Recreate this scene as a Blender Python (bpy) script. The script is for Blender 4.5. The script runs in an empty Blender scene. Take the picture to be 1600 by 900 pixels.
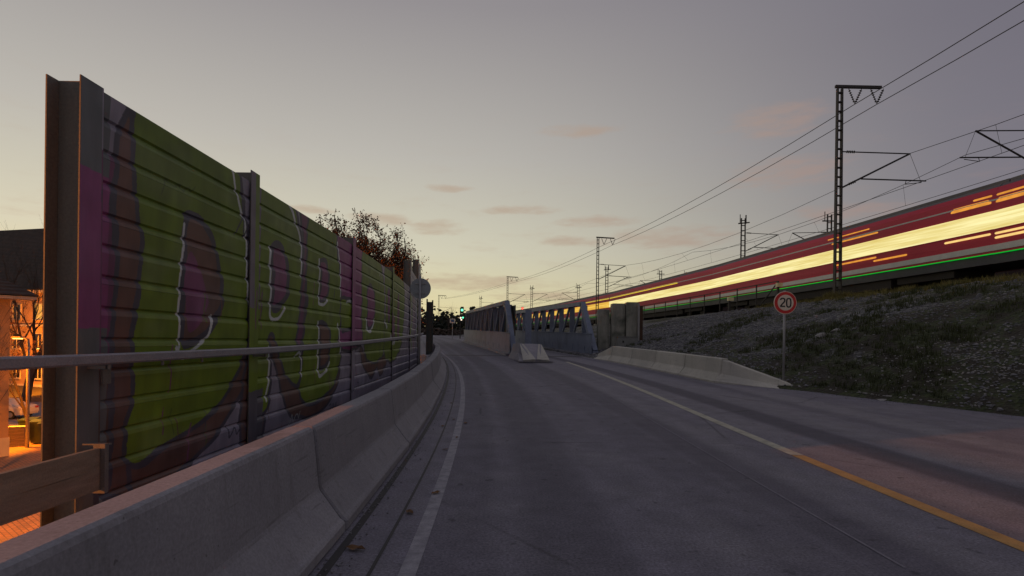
import bpy, math, random
import numpy as np
from mathutils import Vector, Matrix, noise as mnoise

S = bpy.context.scene
R = math.radians
random.seed(7)

# ------------------------------------------------------------------ camera
cam_d = bpy.data.cameras.new("camera")
cam = bpy.data.objects.new("camera", cam_d)
S.collection.objects.link(cam)
cam_d.sensor_width = 36.0
cam_d.lens = 19.125
cam_d.shift_y = 0.0519
cam_d.clip_start = 0.05
cam_d.clip_end = 6000
cam.location = (0, 0, 1.47)
cam.rotation_euler = (R(90), -0.0125, 0)
S.camera = cam

# ------------------------------------------------------------------ light
S.view_settings.view_transform = 'Standard'
S.view_settings.look = 'None'
S.view_settings.exposure = 0.0
S.view_settings.gamma = 1.0
SUN_AZ = -38.0          # dusk glow: towards the far left of the road
GLOW_AZ = R(-38)

sun_d = bpy.data.lights.new("sun", 'SUN')
sun_d.energy = 0.03
sun_d.angle = R(14)
sun_d.color = (1.0, 0.80, 0.55)
sun = bpy.data.objects.new("sun", sun_d)
S.collection.objects.link(sun)
_dir = Vector((math.sin(R(SUN_AZ)) * math.cos(R(6)), math.cos(R(SUN_AZ)) * math.cos(R(6)), math.sin(R(6))))
sun.rotation_euler = _dir.to_track_quat('Z', 'Y').to_euler()


def lin(r, g, b):
    f = lambda c: (c / 255 / 12.92) if c / 255 <= 0.04045 else ((c / 255 + 0.055) / 1.055) ** 2.4
    return (f(r), f(g), f(b), 1.0)


class NT:
    """small helper around a node tree"""
    def __init__(s, tree):
        s.t = tree
        tree.nodes.clear()

    def n(s, typ, **kw):
        nd = s.t.nodes.new(typ)
        for k, v in kw.items():
            setattr(nd, k, v)
        return nd

    def l(s, a, b):
        s.t.links.new(a, b)

    def val(s, sock, v):
        if hasattr(v, 'is_linked'):
            s.l(v, sock)
        else:
            sock.default_value = v

    def math(s, op, a, b=None, c=None, clamp=False):
        m = s.n('ShaderNodeMath', operation=op, use_clamp=clamp)
        s.val(m.inputs[0], a)
        if b is not None:
            s.val(m.inputs[1], b)
        if c is not None:
            s.val(m.inputs[2], c)
        return m.outputs[0]

    def mix(s, f, a, b, mode='MIX'):
        m = s.n('ShaderNodeMix', data_type='RGBA', blend_type=mode)
        s.val(m.inputs[0], f)
        s.val(m.inputs[6], a)
        s.val(m.inputs[7], b)
        return m.outputs[2]

    def ramp(s, f, stops, interp='LINEAR'):
        r = s.n('ShaderNodeValToRGB')
        r.color_ramp.interpolation = interp
        el = r.color_ramp.elements
        el[0].position, el[0].color = stops[0]
        el[1].position, el[1].color = stops[-1]
        for p, c in stops[1:-1]:
            e = el.new(p)
            e.color = c
        s.val(r.inputs[0], f)
        return r.outputs[0]

    def smooth(s, x, a, b, lo=0.0, hi=1.0):
        m = s.n('ShaderNodeMapRange', interpolation_type='SMOOTHSTEP')
        s.val(m.inputs[0], x)
        m.inputs[1].default_value, m.inputs[2].default_value = a, b
        m.inputs[3].default_value, m.inputs[4].default_value = lo, hi
        return m.outputs[0]

    def noise(s, vec, scale, detail=4, rough=0.55):
        nz = s.n('ShaderNodeTexNoise')
        if vec is not None:
            s.l(vec, nz.inputs['Vector'])
        nz.inputs['Scale'].default_value = scale
        nz.inputs['Detail'].default_value = detail
        nz.inputs['Roughness'].default_value = rough
        return nz.outputs[0]


# ------------------------------------------------------------------ sky
W = bpy.data.worlds.new("World")
S.world = W
W.use_nodes = True
w = NT(W.node_tree)
tc = w.n('ShaderNodeTexCoord')
sep = w.n('ShaderNodeSeparateXYZ')
w.l(tc.outputs['Generated'], sep.inputs[0])
X_, Y_, Z_ = sep.outputs
az = w.math('ARCTAN2', X_, Y_)
el = w.math('ARCSINE', Z_)
g_ = w.math('COSINE', w.math('SUBTRACT', az, GLOW_AZ))
west = w.ramp(el, [(0.0, lin(222, 203, 142)), (0.06, lin(220, 211, 166)), (0.16, lin(208, 204, 181)),
                   (0.32, lin(184, 180, 172)), (0.55, lin(147, 142, 144)), (1.0, lin(124, 122, 134))])
east = w.ramp(el, [(0.0, lin(160, 149, 136)), (0.10, lin(142, 135, 135)), (0.22, lin(121, 117, 127)),
                   (0.45, lin(112, 108, 119)), (1.0, lin(116, 115, 129))])
gf = w.smooth(g_, 0.10, 0.98)
sky_col = w.mix(gf, east, west)
# soft long clouds
cv = w.n('ShaderNodeCombineXYZ')
w.l(az, cv.inputs[0])
w.l(w.math('MULTIPLY', el, 4.5), cv.inputs[1])
nz_big = w.noise(cv.outputs[0], 5.0, 6, 0.6)
nz_fine = w.noise(cv.outputs[0], 17.0, 5, 0.6)


def ell(px, py, rx, ry):
    up, vp = px - 800, 533 - py
    u, v = (up - .0125 * vp) / 850, (vp + .0125 * up) / 850
    a0, e0 = math.atan(u), math.atan(v / math.sqrt(1 + u * u))
    da = w.math('DIVIDE', w.math('SUBTRACT', az, a0), rx / 850 / (1 + u * u))
    de = w.math('DIVIDE', w.math('SUBTRACT', el, e0), ry / 850)
    r2 = w.math('ADD', w.math('MULTIPLY', da, da), w.math('MULTIPLY', de, de))
    r2 = w.math('ADD', r2, w.math('MULTIPLY', w.math('SUBTRACT', nz_fine, 0.5), 3.8))
    return w.smooth(r2, -0.6, 1.6, 1.0, 0.0)


cl = None
for e_ in [(1212, 188, 75, 22), (1230, 268, 95, 20), (935, 346, 62, 9), (1052, 372, 95, 17), (900, 377, 70, 8),
           (680, 355, 44, 11), (600, 343, 52, 9), (810, 328, 60, 7), (700, 294, 36, 6), (480, 326, 44, 6),
           (735, 441, 120, 13), (905, 205, 60, 9), (1330, 330, 90, 12), (850, 462, 90, 8)]:
    m_ = ell(*e_)
    cl = m_ if cl is None else w.math('MAXIMUM', cl, m_)
nz_w = w.noise(cv.outputs[0], 9.0, 9, 0.68)
gen = w.math('MULTIPLY', w.smooth(nz_w, 0.50, 0.78), w.smooth(el, 0.45, 0.05))
cl = w.math('MULTIPLY', w.math('MAXIMUM', cl, w.math('MULTIPLY', gen, 0.55)), 0.62)
cloud_col = w.mix(gf, lin(158, 133, 128), lin(178, 154, 132))
sky_col = w.mix(cl, sky_col, cloud_col)
nish = w.n('ShaderNodeTexSky', sky_type='NISHITA')
nish.sun_disc = False
nish.sun_elevation = R(1.0)
nish.sun_rotation = R(SUN_AZ)
nish.air_density = 1.0
nish.dust_density = 0.6
add = w.mix(1.0, sky_col, w.mix(1.0, nish.outputs[0], (0.012, 0.012, 0.012, 1), 'MULTIPLY'), 'ADD')
bg = w.n('ShaderNodeBackground')
w.l(add, bg.inputs[0])
bg.inputs[1].default_value = 1.0
wo = w.n('ShaderNodeOutputWorld')
w.l(bg.outputs[0], wo.inputs[0])

# ------------------------------------------------------------------ helpers
COL = S.collection
ORD = ['first', 'second', 'third', 'fourth', 'fifth', 'sixth', 'seventh', 'eighth', 'ninth', 'tenth', 'eleventh',
       'twelfth', 'thirteenth', 'fourteenth', 'fifteenth']


class MB:
    def __init__(s):
        s.v, s.f = [], []

    def add(s, vs, fs):
        k = len(s.v)
        s.v += [tuple(p) for p in vs]
        s.f += [tuple(i + k for i in f) for f in fs]
        return s

    def box(s, c, size, rz=0.0, rx=0.0, ry=0.0):
        hx, hy, hz = size[0] / 2, size[1] / 2, size[2] / 2
        m = Matrix.Rotation(rz, 3, 'Z') @ Matrix.Rotation(ry, 3, 'Y') @ Matrix.Rotation(rx, 3, 'X')
        vs = [Vector(c) + m @ Vector((sx * hx, sy * hy, sz * hz)) for sx in (-1, 1) for sy in (-1, 1) for sz in (-1, 1)]
        return s.add(vs, [(0, 1, 3, 2), (4, 6, 7, 5), (0, 4, 5, 1), (2, 3, 7, 6), (0, 2, 6, 4), (1, 5, 7, 3)])

    def bar(s, p, q, wd, ht, up=(0, 0, 1)):
        """rectangular bar from p to q"""
        p, q = Vector(p), Vector(q)
        d = (q - p).normalized()
        u = Vector(up)
        if abs(d.dot(u)) > 0.98:
            u = Vector((0, 1, 0))
        a = d.cross(u).normalized()
        b = a.cross(d).normalized()
        vs = [o + a * sa * wd / 2 + b * sb * ht / 2 for o in (p, q) for sa, sb in ((-1, -1), (1, -1), (1, 1), (-1, 1))]
        return s.add(vs, [(3, 2, 1, 0), (4, 5, 6, 7), (0, 1, 5, 4), (1, 2, 6, 5), (2, 3, 7, 6), (3, 0, 4, 7)])

    def tube(s, pts, r, n=6, caps=True):
        pts = [Vector(p) for p in pts]
        rs = r if isinstance(r, (list, tuple)) else [r] * len(pts)
        secs = []
        for i, p in enumerate(pts):
            d = (pts[min(i + 1, len(pts) - 1)] - pts[max(i - 1, 0)]).normalized()
            u = Vector((0, 0, 1)) if abs(d.z) < 0.9 else Vector((1, 0, 0))
            a = d.cross(u).normalized()
            b = a.cross(d).normalized()
            secs.append([p + (a * math.cos(t) + b * math.sin(t)) * rs[i] for t in [2 * math.pi * k / n for k in range(n)]])
        return s.loft(secs, caps)

    def loft(s, secs, caps=True, closed=True):
        n = len(secs[0])
        vs = [p for sc in secs for p in sc]
        fs = []
        for i in range(len(secs) - 1):
            for k in range(n if closed else n - 1):
                k2 = (k + 1) % n
                fs.append((i * n + k, i * n + k2, (i + 1) * n + k2, (i + 1) * n + k))
        if caps and closed:
            fs.append(tuple(reversed(range(n))))
            fs.append(tuple(range((len(secs) - 1) * n, len(secs) * n)))
        return s.add(vs, fs)

    def disc(s, c, axis, r, th, n=32):
        c, axis = Vector(c), Vector(axis).normalized()
        return s.tube([c - axis * th / 2, c + axis * th / 2], r, n)

    def grid(s, rows):
        n = len(rows[0])
        vs = [p for r_ in rows for p in r_]
        fs = [(i * n + k, i * n + k + 1, (i + 1) * n + k + 1, (i + 1) * n + k) for i in range(len(rows) - 1) for k in range(n - 1)]
        return s.add(vs, fs)

    def blob(s, c, r, sq=(1, 1, 1), seed=0, jit=.25):
        rnd = random.Random(seed)
        t = (1 + 5 ** .5) / 2
        ico = [(-1, t, 0), (1, t, 0), (-1, -t, 0), (1, -t, 0), (0, -1, t), (0, 1, t), (0, -1, -t), (0, 1, -t), (t, 0, -1), (t, 0, 1), (-t, 0, -1), (-t, 0, 1)]
        fs = [(0, 11, 5), (0, 5, 1), (0, 1, 7), (0, 7, 10), (0, 10, 11), (1, 5, 9), (5, 11, 4), (11, 10, 2), (10, 7, 6), (7, 1, 8), (3, 9, 4), (3, 4, 2), (3, 2, 6), (3, 6, 8), (3, 8, 9), (4, 9, 5), (2, 4, 11), (6, 2, 10), (8, 6, 7), (9, 8, 1)]
        a = rnd.random() * 6.28
        ca, sa = math.cos(a), math.sin(a)
        vs = []
        for p in ico:
            k = r / 1.9 * (1 + rnd.uniform(-jit, jit))
            x, y, z = p[0] * k * sq[0], p[1] * k * sq[1], p[2] * k * sq[2]
            vs.append((c[0] + x * ca - y * sa, c[1] + x * sa + y * ca, c[2] + z))
        return s.add(vs, fs)

    def build(s, name, mat, parent=None, label=None, cat=None, group=None, kind=None, smooth=False, loc=None, recalc=True):
        me = bpy.data.meshes.new(name)
        me.from_pydata(s.v, [], s.f)
        if recalc:
            import bmesh
            bm = bmesh.new()
            bm.from_mesh(me)
            bmesh.ops.recalc_face_normals(bm, faces=bm.faces)
            bm.to_mesh(me)
            bm.free()
        if mat:
            me.materials.append(mat)
        if smooth:
            me.polygons.foreach_set('use_smooth', [True] * len(me.polygons))
        o = bpy.data.objects.new(name, me)
        COL.objects.link(o)
        if parent:
            o.parent = parent
        if loc:
            o.location = loc
        tag(o, label, cat, group, kind)
        return o


def tag(o, label=None, cat=None, group=None, kind=None):
    if label:
        o['label'] = label
    if cat:
        o['category'] = cat
    if group:
        o['group'] = group
    if kind:
        o['kind'] = kind
    return o


def thing(name, label, cat, loc=(0, 0, 0), rz=0, group=None):
    o = bpy.data.objects.new(name, None)
    o.empty_display_size = 0.2
    COL.objects.link(o)
    o.location = loc
    o.rotation_euler = (0, 0, rz)
    return tag(o, label, cat, group)


def inst(src, parent=None, loc=None, rz=None):
    c = src.copy()
    COL.objects.link(c)
    if parent:
        c.parent = parent
    if loc is not None:
        c.location = loc
    if rz is not None:
        c.rotation_euler = (0, 0, rz)
    return c


def dup(root, loc, rz=0, label=None, scale=None):
    r = root.copy()
    COL.objects.link(r)
    r.location = loc
    r.rotation_euler = (0, 0, rz)
    if label:
        r['label'] = label
    if scale:
        r.scale = scale
    for ch in list(root.children):
        c = ch.copy()
        COL.objects.link(c)
        c.parent = r
        for g in ch.children:
            d = g.copy()
            COL.objects.link(d)
            d.parent = c
    return r


# ------------------------------------------------------------------ materials
def mat_base(name):
    m = bpy.data.materials.new(name)
    m.use_nodes = True
    t = NT(m.node_tree)
    b = t.n('ShaderNodeBsdfPrincipled')
    o = t.n('ShaderNodeOutputMaterial')
    t.l(b.outputs[0], o.inputs[0])
    return m, t, b


def pos(t):
    return t.n('ShaderNodeNewGeometry').outputs['Position']


def bump(t, b, h, strength=.3, dist=.01):
    n = t.n('ShaderNodeBump')
    n.inputs['Strength'].default_value = strength
    n.inputs['Distance'].default_value = dist
    t.val(n.inputs['Height'], h)
    t.l(n.outputs[0], b.inputs['Normal'])


def M(name, c1, c2=None, scale=3.0, rough=.7, metal=0.0, bs=0.0, bd=.01, bscale=None, c3=None, streak=None, vary=0.0):
    """noisy two/three tone surface; colours are linear rgb triples"""
    m, t, b = mat_base(name)
    c2 = c2 or tuple(k * .8 for k in c1)
    p = pos(t)
    if streak:
        mp = t.n('ShaderNodeMapping')
        mp.inputs['Scale'].default_value = streak
        t.l(p, mp.inputs[0])
        p2 = mp.outputs[0]
    else:
        p2 = p
    n1 = t.noise(p2, scale, 6, .65)
    col = t.ramp(n1, [(.32, c1 + (1,)), (.68, c2 + (1,))])
    if c3:
        n3 = t.noise(p, scale * .31, 3, .5)
        col = t.mix(t.smooth(n3, .5, .68), col, c3 + (1,))
    fine = t.noise(p, scale * 14 if scale > 1.6 else 55, 3, .7)
    col = t.mix(1.0, col, t.ramp(fine, [(.3, (.8, .8, .8, 1)), (.7, (1.15, 1.15, 1.15, 1))]), 'MULTIPLY')
    if vary:
        oi = t.n('ShaderNodeObjectInfo')
        k = t.math('MULTIPLY_ADD', oi.outputs['Random'], vary, 1 - vary * .6)
        cc = t.n('ShaderNodeCombineColor')
        for q in range(3):
            t.l(k, cc.inputs[q])
        col = t.mix(1.0, col, cc.outputs[0], 'MULTIPLY')
        mp2 = t.n('ShaderNodeMapping')
        mp2.inputs['Scale'].default_value = (1, 1, .12)
        t.l(p, mp2.inputs[0])
        run = t.noise(mp2.outputs[0], 7, 5, .7)
        mp3 = t.n('ShaderNodeMapping')
        mp3.inputs['Scale'].default_value = (.5, .5, 11)
        t.l(p, mp3.inputs[0])
        scf = t.noise(mp3.outputs[0], 2.2, 4, .7)
        col = t.mix(t.math('MULTIPLY', t.smooth(scf, .60, .70), .35), col, (.07, .065, .065, 1))
        pit = t.noise(p, 26, 2, .5)
        col = t.mix(t.math('MULTIPLY', t.smooth(pit, .70, .76), .6), col, (.06, .055, .05, 1))
        col = t.mix(t.math('MULTIPLY', t.smooth(run, .52, .72), .45), col, (c1[0] * .45, c1[1] * .43, c1[2] * .40, 1))
    t.l(col, b.inputs['Base Color'])
    b.inputs['Roughness'].default_value = rough
    b.inputs['Metallic'].default_value = metal
    if bs:
        bump(t, b, t.noise(p, bscale or scale * 10, 4, .6), bs, bd)
    return m


def ME(name, col, strength, var=.25, scale=3.0):
    m, t, b = mat_base(name)
    e = t.n('ShaderNodeEmission')
    nz = t.noise(pos(t), scale, 3)
    t.l(t.mix(t.smooth(nz, .35, .65), tuple(k * (1 - var) for k in col) + (1,), col + (1,)), e.inputs[0])
    e.inputs[1].default_value = strength
    out = [n for n in t.t.nodes if n.type == 'OUTPUT_MATERIAL'][0]
    t.l(e.outputs[0], out.inputs[0])
    return m


m_conc = M('concrete_grey', (.30, .292, .312), (.228, .222, .245), 1.3, .85, bs=.06, bd=.003, bscale=60, c3=(.245, .24, .26), vary=.22)
m_conc_pale = M('concrete_pale', (.56, .54, .46), (.46, .45, .38), 1.2, .85, bs=.06, bd=.003, bscale=60, c3=(.42, .41, .36), vary=.16)
m_conc_old = M('concrete_weathered', (.38, .37, .31), (.20, .21, .17), 3.0, .9, bs=.5, bd=.01, c3=(.10, .11, .085), streak=(1, 1, .25))
m_gal = M('galvanised_steel', (.20, .195, .19), (.14, .14, .14), 5.0, .55, .35, bs=.1, bd=.002, streak=(1, 1, .2))
m_post = M('post_steel', (.185, .175, .15), (.12, .115, .10), 3.0, .6, .2, bs=.1, bd=.002, streak=(1, 1, .15))
m_rail = M('rail_steel', (.33, .32, .37), (.25, .245, .28), 4.0, .5, .3, bs=.08, bd=.002)
m_mast = M('mast_steel', (.055, .05, .05), (.035, .032, .03), 4.0, .7, .2)
m_mast_far = M('mast_steel_dark', (.05, .04, .038), (.03, .026, .025), 4.0, .7, .1)
m_insul = M('insulator_ceramic', (.03, .018, .015), (.02, .014, .012), 4.0, .3)
m_wire = M('wire_metal', (.06, .055, .055), (.05, .045, .045), 2.0, .6, .3)
m_wood = M('weathered_plank', (.25, .215, .17), (.16, .135, .105), 6.0, .85, bs=.4, bd=.004, streak=(3, .35, 3))
m_truss = M('truss_paint', (.215, .255, .335), (.16, .19, .255), 2.0, .6, .0, bs=.1, bd=.003, c3=(.145, .165, .21))
m_dark_green = M('dark_green_steel', (.022, .034, .032), (.014, .022, .022), 3.0, .6)
m_red = M('train_red_paint', (.62, .024, .066), (.50, .020, .052), 1.2, .6, bs=0, streak=(1, .1, 1))
m_roofgrey = M('train_roof_grey', (.15, .14, .15), (.09, .085, .09), 1.5, .6, streak=(1, .15, 1))
m_pale = M('train_pale_stripe', (.60, .60, .57), (.50, .50, .48), 1.5, .4)
m_skirt = M('train_skirt_grey', (.05, .05, .065), (.035, .035, .045), 2.0, .6)
m_bogie = M('train_bogie_dark', (.03, .024, .02), (.02, .017, .015), 3.0, .8)
m_white = M('white_paint', (.75, .73, .70), (.68, .66, .63), 3.0, .5)
m_sign_red = M('sign_red', (.70, .018, .020), (.64, .015, .016), 3.0, .4)
m_black = M('sign_black', (.015, .015, .015), (.012, .012, .012), 3.0, .5)
m_sign_white = M('sign_white', (.86, .74, .58), (.82, .70, .54), 3.0, .45)
m_sign_back = M('sign_back_grey', (.34, .37, .39), (.27, .30, .31), 3.0, .5, .2)
m_pole = M('pole_galvanised', (.38, .38, .38), (.30, .30, .30), 5.0, .5, .4)
m_line = M('road_paint_white', (.36, .35, .38), (.20, .195, .22), 9.0, .8, bs=.2, bd=.003)
m_line_pale = M('road_paint_pale_yellow', (.50, .48, .37), (.30, .29, .23), 6.0, .8, bs=.2, bd=.003)
m_line_yel = M('road_paint_orange', (.52, .30, .09), (.36, .21, .07), 5.0, .8, bs=.2, bd=.003)
m_seam = M('tar_seam', (.03, .028, .032), (.022, .02, .024), 4.0, .7)
m_bark = M('tree_bark', (.085, .06, .045), (.05, .036, .027), 6.0, .9)
m_leaf = M('brown_leaves', (.20, .09, .035), (.11, .048, .02), 2.0, .8)
m_leaf2 = M('dry_leaf', (.20, .10, .035), (.10, .05, .02), 8.0, .8)
m_ever = M('dark_evergreen', (.022, .030, .016), (.014, .018, .011), 1.5, .9)
m_bush = M('winter_bush', (.075, .05, .035), (.04, .03, .022), 1.5, .9)
m_grass = M('dry_grass', (.26, .21, .06), (.13, .13, .04), 3.0, .9)
m_moss = M('slope_grass', (.070, .085, .026), (.042, .050, .018), 2.0, .9)
m_stone = M('gravel_stone', (.24, .24, .25), (.11, .11, .118), 9.0, .9)
m_rubble = M('pale_rubble', (.36, .35, .33), (.26, .25, .24), 6.0, .9)
m_plaster = M('house_plaster', (.42, .28, .16), (.33, .21, .12), 1.2, .9, bs=.2, bd=.01)
m_plaster2 = M('plinth_plaster', (.55, .50, .40), (.45, .40, .32), 1.2, .9, bs=.2, bd=.01)
m_frame = M('window_frame_paint', (.5, .47, .42), (.42, .39, .35), 3.0, .5)
m_glass = M('dark_window_glass', (.02, .022, .025), (.015, .016, .018), 2.0, .12)
m_lit = ME('lit_window', (1.0, .45, .08), 1.1)
m_bin = M('bin_green_plastic', (.03, .06, .035), (.022, .045, .026), 3.0, .5)
m_carpaint = M('car_white_paint', (.62, .60, .56), (.58, .56, .52), 2.0, .25)
m_tyre = M('tyre_rubber', (.02, .02, .02), (.015, .015, .015), 4.0, .9)
m_rim = M('rim_alloy', (.4, .4, .4), (.32, .32, .32), 4.0, .3, .7)
m_tail = M('tail_lamp_red', (.35, .02, .02), (.3, .015, .015), 3.0, .3)
m_cabinet = M('cabinet_grey', (.24, .25, .235), (.18, .19, .18), 3.0, .6, bs=.1, bd=.003)
m_yellowbox = M('box_cream', (.85, .76, .45), (.80, .70, .40), 3.0, .6)
m_rustrail = M('rail_rust', (.10, .05, .03), (.06, .035, .022), 4.0, .6, .4)
m_sleeper = M('sleeper_concrete', (.17, .16, .15), (.12, .115, .105), 3.0, .9)
m_bluesign = M('sign_blue', (.10, .18, .28), (.09, .16, .25), 3.0, .4)


def window_light(name, lo, hi, strength):
    """lit train windows: level bands in the emission imitate streaks of moving light"""
    m, t, b = mat_base(name)
    mp = t.n('ShaderNodeMapping')
    mp.inputs['Scale'].default_value = (0, .03, 1)
    t.l(pos(t), mp.inputs[0])
    n1 = t.noise(mp.outputs[0], 9.0, 4, .65)
    n2 = t.noise(mp.outputs[0], 2.6, 2, .5)
    f = t.math('ADD', t.math('MULTIPLY', n1, .65), t.math('MULTIPLY', n2, .35))
    e = t.n('ShaderNodeEmission')
    t.l(t.ramp(f, [(.36, lo + (1,)), (.50, tuple((a + b_) / 2 for a, b_ in zip(lo, hi)) + (1,)), (.62, hi + (1,))]), e.inputs[0])
    e.inputs[1].default_value = strength
    out = [n for n in t.t.nodes if n.type == 'OUTPUT_MATERIAL'][0]
    t.l(e.outputs[0], out.inputs[0])
    return m


m_win = window_light('train_window_light', (.72, .56, .16), (1.0, .90, .44), 1.05)
m_win_warm = window_light('train_window_warm', (.62, .28, .03), (1.0, .66, .12), 1.0)
m_strip_y = ME('light_trail_yellow', (1.0, .70, .02), 1.0, .12)  # glow colours for the streaks of moving train light
m_strip_o = ME('light_trail_orange', (1.0, .40, .06), .85, .2)
m_strip_p = ME('light_trail_pale', (1.0, .66, .22), 1.05, .1)
m_strip_g = ME('light_trail_green', (.0, .46, .035), .9, .1)
m_lamp_o = ME('street_lamp_glow', (1.0, .62, .12), 4.0, .1)
m_lamp_g = ME('signal_green_glow', (.15, 1.0, .50), 2.2, .1)
m_lamp_w = ME('signal_white_glow', (1.0, .80, .60), 1.8, .1)
m_lamp_r = ME('signal_red_glow', (1.0, .10, .06), 3.0, .1)

# asphalt with wheel tracks (UV: u = metres across, v = metres along)
def asphalt(name, base, dark, pale):
    m, t, b = mat_base(name)
    uv = t.n('ShaderNodeUVMap')
    sp = t.n('ShaderNodeSeparateXYZ')
    t.l(uv.outputs[0], sp.inputs[0])
    u, v = sp.outputs[0], sp.outputs[1]
    cx = t.n('ShaderNodeCombineXYZ')
    t.l(u, cx.inputs[0])
    t.l(t.math('MULTIPLY', v, .035), cx.inputs[1])
    streak = t.noise(cx.outputs[0], 1.7, 5, .6)
    uw = t.math('ADD', u, t.math('MULTIPLY', t.math('SUBTRACT', streak, .5), .35))

    def band(c, hw):
        d = t.math('ABSOLUTE', t.math('SUBTRACT', uw, c))
        return t.smooth(d, hw * .45, hw, 1.0, 0.0)
    col = t.mix(t.smooth(streak, .35, .65), base + (1,), tuple(k * 1.22 for k in base) + (1,))
    blot = t.noise(uv.outputs[0], .8, 5, .6)
    col = t.mix(t.math('MULTIPLY', t.smooth(blot, .45, .7), .5), col, pale + (1,))
    dk = None
    for c, hw, k in [(.55, .55, .55), (2.1, .42, .35), (2.75, .5, .6), (5.15, .38, .95), (6.9, .35, .35), (-.35, .3, .4)]:
        bnd = t.math('MULTIPLY', band(c, hw), k)
        dk = bnd if dk is None else t.math('MAXIMUM', dk, bnd)
    col = t.mix(dk, col, dark + (1,))
    pl = None
    for c, hw, k in [(3.2, .3, .45), (4.45, .4, .5), (6.0, .6, .6), (7.4, .5, .8)]:
        bnd = t.math('MULTIPLY', band(c, hw), k)
        pl = bnd if pl is None else t.math('MAXIMUM', pl, bnd)
    col = t.mix(t.math('MULTIPLY', pl, .7), col, pale + (1,))
    gr = t.noise(uv.outputs[0], 48, 3, .8)
    col = t.mix(1.0, col, t.ramp(gr, [(.32, (.55, .55, .55, 1)), (.68, (1.5, 1.5, 1.5, 1))]), 'MULTIPLY')
    spot = t.noise(uv.outputs[0], 5.5, 2, .5)
    col = t.mix(t.math('MULTIPLY', t.smooth(spot, .66, .74), .55), col, (.030, .028, .034, 1))
    mott = t.noise(uv.outputs[0], 2.6, 6, .75)
    col = t.mix(1.0, col, t.ramp(mott, [(.3, (.78, .78, .78, 1)), (.7, (1.2, 1.2, 1.2, 1))]), 'MULTIPLY')
    # a few dark drips and hairline repairs
    vor = t.n('ShaderNodeTexVoronoi', feature='DISTANCE_TO_EDGE')
    t.l(uv.outputs[0], vor.inputs['Vector'])
    vor.inputs['Scale'].default_value = .22
    crk = t.smooth(vor.outputs['Distance'], .0, .008, .5, 0.0)
    crk = t.math('MULTIPLY', crk, t.smooth(t.noise(uv.outputs[0], .35, 2), .52, .6))
    col = t.mix(crk, col, (.02, .02, .022, 1))
    t.l(col, b.inputs['Base Color'])
    b.inputs['Roughness'].default_value = .86
    bump(t, b, gr, .35, .006)
    return m


m_asph = asphalt('asphalt_road', (.142, .134, .162), (.080, .074, .096), (.215, .206, .222))
m_asph_red = M('worn_line', (.24, .23, .26), (.16, .15, .18), 7.0, .85)


def slope_mat():
    m, t, b = mat_base('gravel_slope')
    p = pos(t)
    big = t.noise(p, .33, 5, .6)
    mid = t.noise(p, 1.6, 5, .65)
    vor = t.n('ShaderNodeTexVoronoi')
    t.l(p, vor.inputs['Vector'])
    vor.inputs['Scale'].default_value = 13
    vsep = t.n('ShaderNodeSeparateColor')
    t.l(vor.outputs['Color'], vsep.inputs[0])
    cell = vsep.outputs[0]
    gravel = t.ramp(cell, [(0, (.048, .050, .050, 1)), (.55, (.108, .110, .110, 1)), (.9, (.19, .19, .182, 1)), (1, (.33, .33, .31, 1))])
    soil = t.ramp(mid, [(.3, (.028, .025, .017, 1)), (.7, (.065, .055, .036, 1))])
    grass = t.ramp(cell, [(0, (.022, .030, .012, 1)), (1, (.062, .076, .026, 1))])
    sx = t.n('ShaderNodeSeparateXYZ')
    t.l(p, sx.inputs[0])
    near = t.smooth(sx.outputs[1], 23, 12)       # nearer the camera the slope is more soil and grass
    f1 = t.math('ADD', big, t.math('MULTIPLY', near, .20))
    col = t.mix(t.smooth(f1, .49, .60), gravel, soil)
    col = t.mix(t.math('MULTIPLY', t.smooth(mid, .44, .58), t.smooth(f1, .44, .56)), col, grass)
    t.l(col, b.inputs['Base Color'])
    b.inputs['Roughness'].default_value = .95
    bump(t, b, t.math('ADD', vor.outputs['Distance'], mid), .8, .06)
    return m


m_slope = slope_mat()
m_ballast = M('track_ballast', (.075, .062, .050), (.035, .03, .026), 8, .95, bs=.8, bd=.05, bscale=16)
m_ground = M('far_ground', (.045, .042, .03), (.03, .03, .02), .4, .95, bs=.5, bd=.05, bscale=4)


def paver_mat():
    m, t, b = mat_base('brick_pavers')
    p = pos(t)
    br = t.n('ShaderNodeTexBrick')
    mp = t.n('ShaderNodeMapping')
    mp.inputs['Rotation'].default_value = (0, 0, .65)
    t.l(p, mp.inputs[0])
    t.l(mp.outputs[0], br.inputs['Vector'])
    br.inputs['Color1'].default_value = (.33, .20, .12, 1)
    br.inputs['Color2'].default_value = (.24, .145, .09, 1)
    br.inputs['Mortar'].default_value = (.09, .08, .07, 1)
    br.inputs['Scale'].default_value = 1.0
    br.inputs['Brick Width'].default_value = .30
    br.inputs['Row Height'].default_value = .15
    br.inputs['Mortar Size'].default_value = .012
    t.l(t.mix(t.smooth(t.noise(p, .7, 4), .4, .7), br.outputs[0], (.16, .13, .11, 1)), b.inputs['Base Color'])
    b.inputs['Roughness'].default_value = .8
    bump(t, b, br.outputs['Fac'], -.5, .01)
    return m


m_paver = paver_mat()


def tile_roof_mat():
    m, t, b = mat_base('roof_tiles_dark')
    p = pos(t)
    wv = t.n('ShaderNodeTexWave', bands_direction='Z')
    t.l(p, wv.inputs['Vector'])
    wv.inputs['Scale'].default_value = 1.6
    wv.inputs['Distortion'].default_value = .6
    c = t.mix(t.smooth(t.noise(p, 2.0, 4), .35, .65), (.060, .036, .024, 1), (.036, .024, .018, 1))
    t.l(c, b.inputs['Base Color'])
    b.inputs['Roughness'].default_value = .85
    bump(t, b, wv.outputs[0], .7, .05)
    return m


m_roof = tile_roof_mat()


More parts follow.
